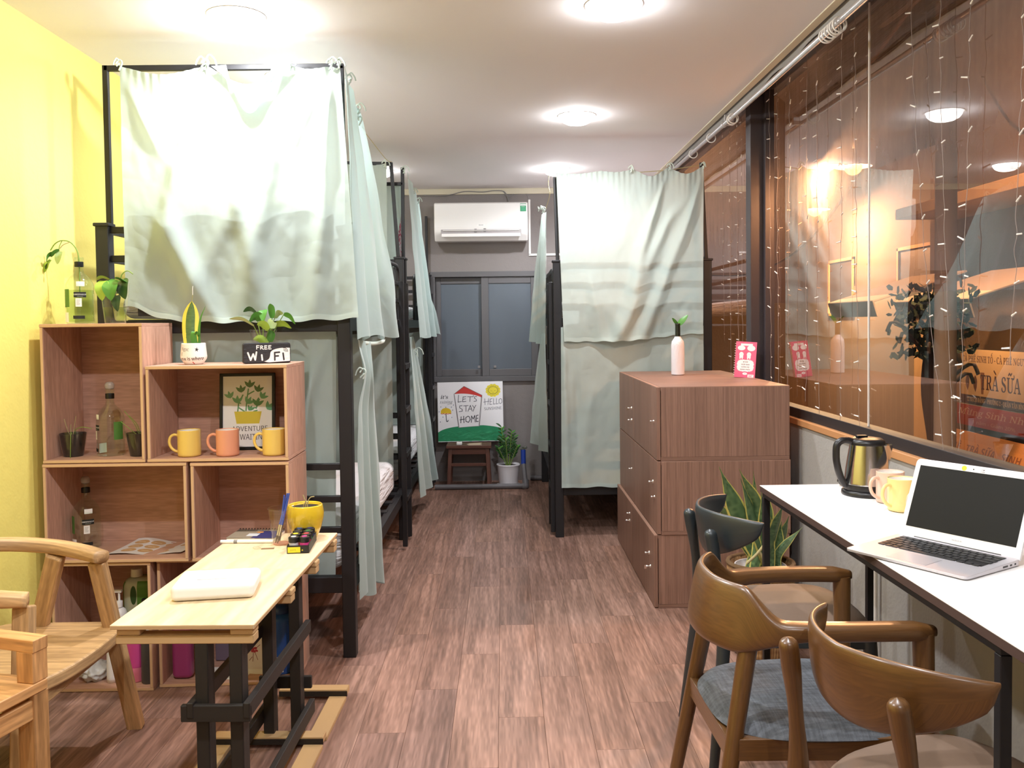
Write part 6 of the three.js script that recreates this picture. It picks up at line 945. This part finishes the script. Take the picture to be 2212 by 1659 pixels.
// ------------------------------------------------------------------ rod with rings above the glass
{
  const t = thing('curtain_rod', 'shiny curtain rod under the concrete edge above the street window', 'curtain rod', [1.215, 2.392, -3.2]);
  part(t, 'rod', rod([0, 0, -4.15], [0, 0, 4.2], 0.0125, 0.0125, 20), M.rodMetal); for (const z of [-1.62, 0.6]) part(t, 'bracket', [box(0, 0.05, -0.008, 0.05, z - 0.01, z + 0.01, 0, 0.002), rod([0, 0, z - 0.012], [0, 0, z + 0.012], 0.017, 0.017, 16)], M.rodMetal);
  const rg = new THREE.TorusGeometry(0.026, 0.0032, 8, 28); const zs = [0.02, -0.005, -0.03, -0.055, -0.085, -0.11, -1.43, -1.46, -1.92, -2.4];
  zs.forEach((z, i) => { const o = single('curtain_ring', rg, M.whitePlastic, i < 6 ? `${['nearest', 'second nearest', 'third nearest', 'third farthest', 'second farthest', 'farthest'][i]} white ring of the bunch hanging on the curtain rod` : i < 8 ? `${i === 6 ? 'nearer' : 'farther'} white ring of the pair beside the window post` : i === 8 ? 'single white ring on the rod just beyond the window post' : 'single white ring farthest along the curtain rod', 'curtain ring', [1.215, 2.380, -3.2 + z], 0, i < 6 ? 'bunched curtain rings' : i < 8 ? 'paired curtain rings' : null); o.rotation.set(0.12 * sin(i * 2), 0.1 * cos(i * 3), 0); });
}
// ------------------------------------------------------------------ fairy light strands on the glass
{
  const wire = phy({ color: 0xc2b0a6, roughness: 0.5, transmission: 0.65, thickness: 0, side: THREE.DoubleSide }), bulbM = phy({ color: 0xf6efe8, roughness: 0.15, clearcoat: 1 });
  const bg = merged([new THREE.CylinderGeometry(0.0022, 0.0032, 0.028, 8).translate(0, 0.015, 0), new THREE.SphereGeometry(0.0027, 8, 6).translate(0, 0.03, 0)]);
  const S = [[1562, 1566, 1.2], [1578, 1580, 0.95], [1593, 1597, 0.95], [1604, 1606, 1.0], [1664, 1668, 0.98], [1680, 1684, 0.92], [1708, 1702, 0.95], [1745, 1742, 0.95], [1766, 1772, 0.88], [1820, 1818, 0.88], [1848, 1860, 0.89], [1968, 2046, 0.90], [2030, 2066, 0.92], [2098, 2078, 0.92], [2215, 2190, 1.2]];
  const where = ['farthest left in the far pane', 'second in the far pane', 'third in the far pane', 'fourth in the far pane, beside the post', 'just right of the window post', 'second right of the window post', 'at the left of the mirrored curtain', 'left of the middle of the mirrored curtain', 'through the middle of the mirrored curtain', 'right of the middle of the mirrored curtain', 'just left of the glass joint', 'slanting, first right of the glass joint', 'wavy, above the laptop lid', 'last full one, right of the wavy strand', 'cut off by the right edge'];
  S.forEach(([xa, xb, yb], i) => {
    const X = 1.402, za = -X * 1912 / (xa - 1085), zb = -X * 1912 / (xb - 1085), r = rng(100 + i), pts = [], y0 = 2.53, n = 30;
    for (let k = 0; k <= n; k++) { const q = k / n; pts.push([0.004 * (r() - 0.5), lerp(y0, yb, q) - yb, lerp(za, zb, q ** 1.6) - zb + 0.012 * (r() - 0.5)]); }
    const t = thing('fairy_light_strand', `thin clear strand of unlit fairy lights ${where[i]}`, 'fairy lights', [X, yb, zb], 0, 'fairy light strands on the street window');
    part(t, 'wire', tube(pts, 0.0010, 120, 5), wire);
    for (let k = 1; k < n; k += 2.2) { const p = pts[Math.floor(k)], o = part(t, 'bulb', bg, bulbM); o.position.set(...p); o.rotation.set((r() < 0.5 ? 1 : -1) * (1.1 + 0.7 * r()), 0, 0.2); }
  });
}
// ------------------------------------------------------------------ the street at night, seen through grimy glass
{
  const mGround = std(0x3a3330, 0.8), wallO = std(0x7d624a, 0.9, { bumpMap: bumpPaint, bumpScale: 0.01 }), wallG = std(0x6d625a, 0.9), wallD = std(0x4a4340, 0.9), trimP = std(0xb99a74, 0.8), shut = std(0x4b4a50, 0.6);
  struct('street', box(1.7, 40, -1.0, -0.8, -60, 12, 0, 0), mGround);
  const B = (label, x0, x1, y1, z0, z1, m) => { const t = thing('street_building', label, 'building', [(x0 + x1) / 2, -0.8, (z0 + z1) / 2]); wpart(t, 'wall', box(x0, x1, -0.8, y1, z0, z1, 'y', 0.01), m); return t; };
  const win = (t, X, y0, y1, z0, z1, m = shut) => { const f = wpart(t, 'window', [box(X - 0.05, X + 0.03, y0, y0 + 0.06, z0, z1, 0, 0.004), box(X - 0.05, X + 0.03, y1 - 0.06, y1, z0, z1, 0, 0.004), box(X - 0.05, X + 0.03, y0, y1, z0, z0 + 0.06, 0, 0.004), box(X - 0.05, X + 0.03, y0, y1, z1 - 0.06, z1, 0, 0.004)], trimP); part(f, 'window_pane', box(X - 0.02 - t.position.x, X + 0.02 - t.position.x, y0 + 0.8, y1 + 0.8, z0 - t.position.z, z1 - t.position.z, 0, 0), m); };
  const b1 = B('drink shop building with painted signs across the street', 6.6, 10, 6, -13.2, -5, wallO); win(b1, 6.6, 1.3, 2.5, -10.2, -8.9); win(b1, 6.6, 1.3, 2.5, -8.2, -7.1); wpart(b1, 'doorway', box(6.55, 6.62, -0.8, 0.0, -12.4, -8.4, 0, 0.01), shut); wpart(b1, 'pillar', box(6.4, 6.62, -0.8, 3.4, -13.2, -12.9, 'y', 0.01), trimP); wpart(b1, 'balcony_slab', box(5.7, 6.62, 2.75, 2.9, -12.8, -6, 0, 0.01), trimP);
  const b2 = B('pale orange lit house beyond the drink shop', 7.2, 11, 4.2, -21, -13.4, wallG); win(b2, 7.2, 1.4, 2.6, -16, -14.6); win(b2, 7.2, 1.4, 2.6, -19.4, -18); wpart(b2, 'wall_strip', box(7.1, 7.22, -0.8, 1.2, -15.2, -14.6, 'y', 0.01), trimP);
  const b3 = B('tall dark house at the far end of the street', 5.5, 12, 9, -38, -23, wallO); win(b3, 5.5, 2, 3.6, -27, -25); win(b3, 5.5, 2, 3.6, -32, -30); win(b3, 5.5, 5, 6.6, -27, -25);
  const b4 = B('narrow brown house close to the far window pane', 2.8, 5.2, 7.5, -34, -15, wallO); for (const z of [-18, -22, -27]) { win(b4, 2.8, 0.6, 1.9, z, z + 1.3); win(b4, 2.8, 3.0, 4.3, z, z + 1.3); }
  // signs of the drink shop
  const marks = (g, s, x, y, size, o) => vtxt(g, s, x, y, size, o);
  const tA = canvasTex(1536, 512, (g, w, h) => {
    g.fillStyle = '#d7b48c'; g.fillRect(0, 0, w, h); marks(g, 'CÀ PHÊ SINH TỐ - CÀ PHÊ NGUYÊN', w * 0.5, 90, 84, { c: '#5a3f46', f: 'serif', w: 'bold' });
    for (const [x, y] of [[150, 300], [330, 310]]) { g.fillStyle = '#6a4436'; g.beginPath(); g.moveTo(x, y - 70); g.quadraticCurveTo(x + 90, y - 20, x + 10, y + 90); g.quadraticCurveTo(x - 90, y + 10, x, y - 70); g.fill(); } g.fillStyle = '#8a5a40'; g.beginPath(); g.moveTo(450, 210); g.lineTo(540, 210); g.lineTo(520, 410); g.lineTo(470, 410); g.fill();
    marks(g, 'TRÀ SỮA', 870, 300, 190, { c: '#4a3040', f: 'serif', w: 'bold' }); g.fillStyle = '#46343f'; g.fillRect(0, 432, w, 80); marks(g, '12 BẠCH ĐẰNG - PHƯỜNG 2 - QUẬN TÂN BÌNH', w / 2, 472, 54, { c: '#d8b890', f: 'serif', w: 'bold' });
  });
  const tB = canvasTex(1024, 320, (g, w, h) => { g.fillStyle = '#b4402f'; g.fillRect(0, 0, w, h); marks(g, 'Mừng Sinh Nhật', w * 0.5, 110, 130, { c: '#e2b49a', f: 'serif', w: 'italic' }); marks(g, '1 năm - Giảm 20%', w * 0.5, 250, 70, { c: '#dba27f' }); });
  const tC = canvasTex(1024, 192, (g, w, h) => { g.fillStyle = '#d08a4a'; g.fillRect(0, 0, w, h); for (let i = 0; i < 90; i++) { g.fillStyle = '#a86b3a'; g.fillRect(i * 12, 0, 3, 70); } marks(g, 'CÀ PHÊ   TRÀ SỮA   SINH TỐ', w / 2, 125, 76, { c: '#8a4b2c', w: 'bold' }); });
  const board = (name, label, cat, y0, y1, z0, z1, x, tx, rz = 0) => { const t = thing(name, label, cat, [x, (y0 + y1) / 2, (z0 + z1) / 2]); t.rotation.z = rz; part(t, 'panel', box(0, 0.05, -(y1 - y0) / 2, (y1 - y0) / 2, -(z1 - z0) / 2, (z1 - z0) / 2, 0, 0.004), wallD); part(t, 'print', mv(new THREE.PlaneGeometry(z1 - z0, y1 - y0), -0.002, 0, 0, 0, -PI / 2), std(white, 0.7, { map: tx })); return t; };
  board('shop_sign', 'pale shop sign in dark Vietnamese lettering across the street', 'sign', 0.22, 0.92, -11.6, -10.0, 6.05, tA); board('banner', 'red banner with looping pale script under the shop sign', 'banner', -0.06, 0.21, -11.6, -9.9, 6.0, tB); board('awning', 'orange printed awning under the red banner', 'awning', -0.40, -0.08, -11.6, -9.4, 5.75, tC, -0.35);
  for (const [y, z0, z1, x, lb] of [[1.75, -13.2, -11.6, 5.5, 'pale cloth canopy in front of the tree, left of the pair'], [1.72, -11.2, -9.4, 5.6, 'pale cloth canopy nearest the shop, right of the pair']]) { const t = thing('canopy', lb, 'canopy', [x, y, (z0 + z1) / 2]); t.rotation.z = 0.3; part(t, 'cloth', mv(new RoundedBoxGeometry(1.3, 0.03, z1 - z0, 2, 0.01), 0, 0, 0), std(0xc4b2a2, 0.8)); part(t, 'valance', mv(new RoundedBoxGeometry(0.02, 0.22, z1 - z0, 2, 0.006), -0.65, -0.1, 0), std(0xb8a496, 0.8)); }
  { const t = thing('street_tree', 'small dark street tree in front of the drink shop', 'tree', [4.1, -0.8, -8.4]), r = rng(9); part(t, 'trunk', tube([[0, 0, 0], [0.05, 0.8, 0], [-0.05, 1.5, 0.05], [0.05, 2.1, 0]], 0.075, 24, 10), M.bark); for (let k = 0; k < 9; k++) { const a = k * 0.7; part(t, 'branch', tube([[0, 1.3 + 0.1 * k, 0], [0.35 * cos(a), 1.6 + 0.1 * k, 0.35 * sin(a)], [0.4 * cos(a), 1.5 + 0.1 * k, 0.4 * sin(a)]], 0.018, 12, 6), M.bark); } const ls = []; for (let k = 0; k < 420; k++) { const a = r() * 6.28, q = 0.05 + r() * 0.34; ls.push(mv(new THREE.CircleGeometry(0.028, 5).scale(1, 1.8, 1), q * cos(a), 2.1 + (r() - 0.5) * 0.7, q * sin(a), r() * 3, r() * 3, r() * 3)); } const c = part(t, 'foliage', merged(ls), std(0x2c3a26, 0.8, { side: THREE.DoubleSide })); c.userData.kind = 'stuff'; }
  { const t = thing('utility_pole', 'pale concrete utility pole rising behind the right window pane', 'pole', [3.3, -0.8, -6.56]); part(t, 'shaft', rod([0, 0, 0], [0, 7, 0], 0.08, 0.07, 20), std(0xb8a493, 0.8)); part(t, 'cross_arm', bar([-0.1, 4.6, -0.9], [-0.1, 4.6, 0.9], 0.07, 0.07, false), shut); }
  const wires = [[[3.2, 3.9, -6.3], [2.9, 3.1, -8], [2.8, 2.9, -11], [2.75, 3.6, -16]], [[3.2, 3.6, -6.3], [3.0, 2.3, -8], [3.0, 1.9, -10.4], [2.72, 2.2, -14.9]], [[3.2, 3.2, -6.4], [2.6, 2.6, -5.2], [2.3, 2.8, -4.0], [2.2, 3.4, -2.0]], [[3.25, 3.4, -6.35], [4.5, 2.9, -7.6], [6.4, 3.3, -9]]];
  const wl = ['upper cable sagging from the pole along the street', 'lower cable sagging from the pole along the street', 'cable swinging from the pole towards the window', 'cable crossing from the pole to the drink shop'];
  wires.forEach((w, i) => single('street_cable', tube(w, 0.014, 50, 6), std(0xb59a86, 0.6), wl[i], 'cable'));
  // lamps of the street
  const lampMat = new THREE.MeshStandardMaterial({ color: 0xffd9a0, emissive: 0xffb45a, emissiveIntensity: 9 });
  const lamp = (label, x, y, z, I, rad, arm) => { const t = thing('street_lamp', label, 'street lamp', [x, y, z]); part(t, 'lamp_bulb', new THREE.SphereGeometry(rad, 24, 16), lampMat); part(t, 'lamp_hood', lathe([[rad * 0.3, rad * 2.0], [rad * 0.6, rad * 1.7], [rad * 1.5, rad * 0.7], [rad * 2.1, rad * -0.05], [rad * 2.0, rad * -0.08], [rad * 1.4, rad * 0.6], [rad * 0.5, rad * 1.5]], 28), shut); part(t, 'lamp_arm', tube(arm, rad * 0.14, 14, 8), shut); const l = new THREE.PointLight(SODIUM, I); l.castShadow = true; l.shadow.radius = rad / 0.02; t.add(l); };
  lamp('warm lamp on a bracket just outside the street window', 1.69, 2.06, -4.25, 8, 0.042, [[0, 0.07, 0], [0, 0.25, 0], [-0.05, 0.5, 0], [-0.2, 0.65, 0]]);
  lamp('orange street lamp over the road by the drink shop', 4.3, 4.7, -8.6, 110, 0.12, [[0, 0.15, 0], [-0.1, 0.5, 0.3], [-0.9, 0.9, 2.2]]);
  lamp('small warm lamp hanging under the canopy in front of the shop sign', 5.3, 1.50, -10.7, 5, 0.03, [[0, 0.05, 0], [0, 0.1, 0], [0, 0.17, 0]]);
  lamp('orange street lamp farther down the road', 6.2, 3.5, -17.5, 200, 0.14, [[0, 0.2, 0], [0.1, 0.4, -0.1], [1.08, 0.45, -0.2]]);
}
scene.environment = null;
renderer.render(scene, camera);
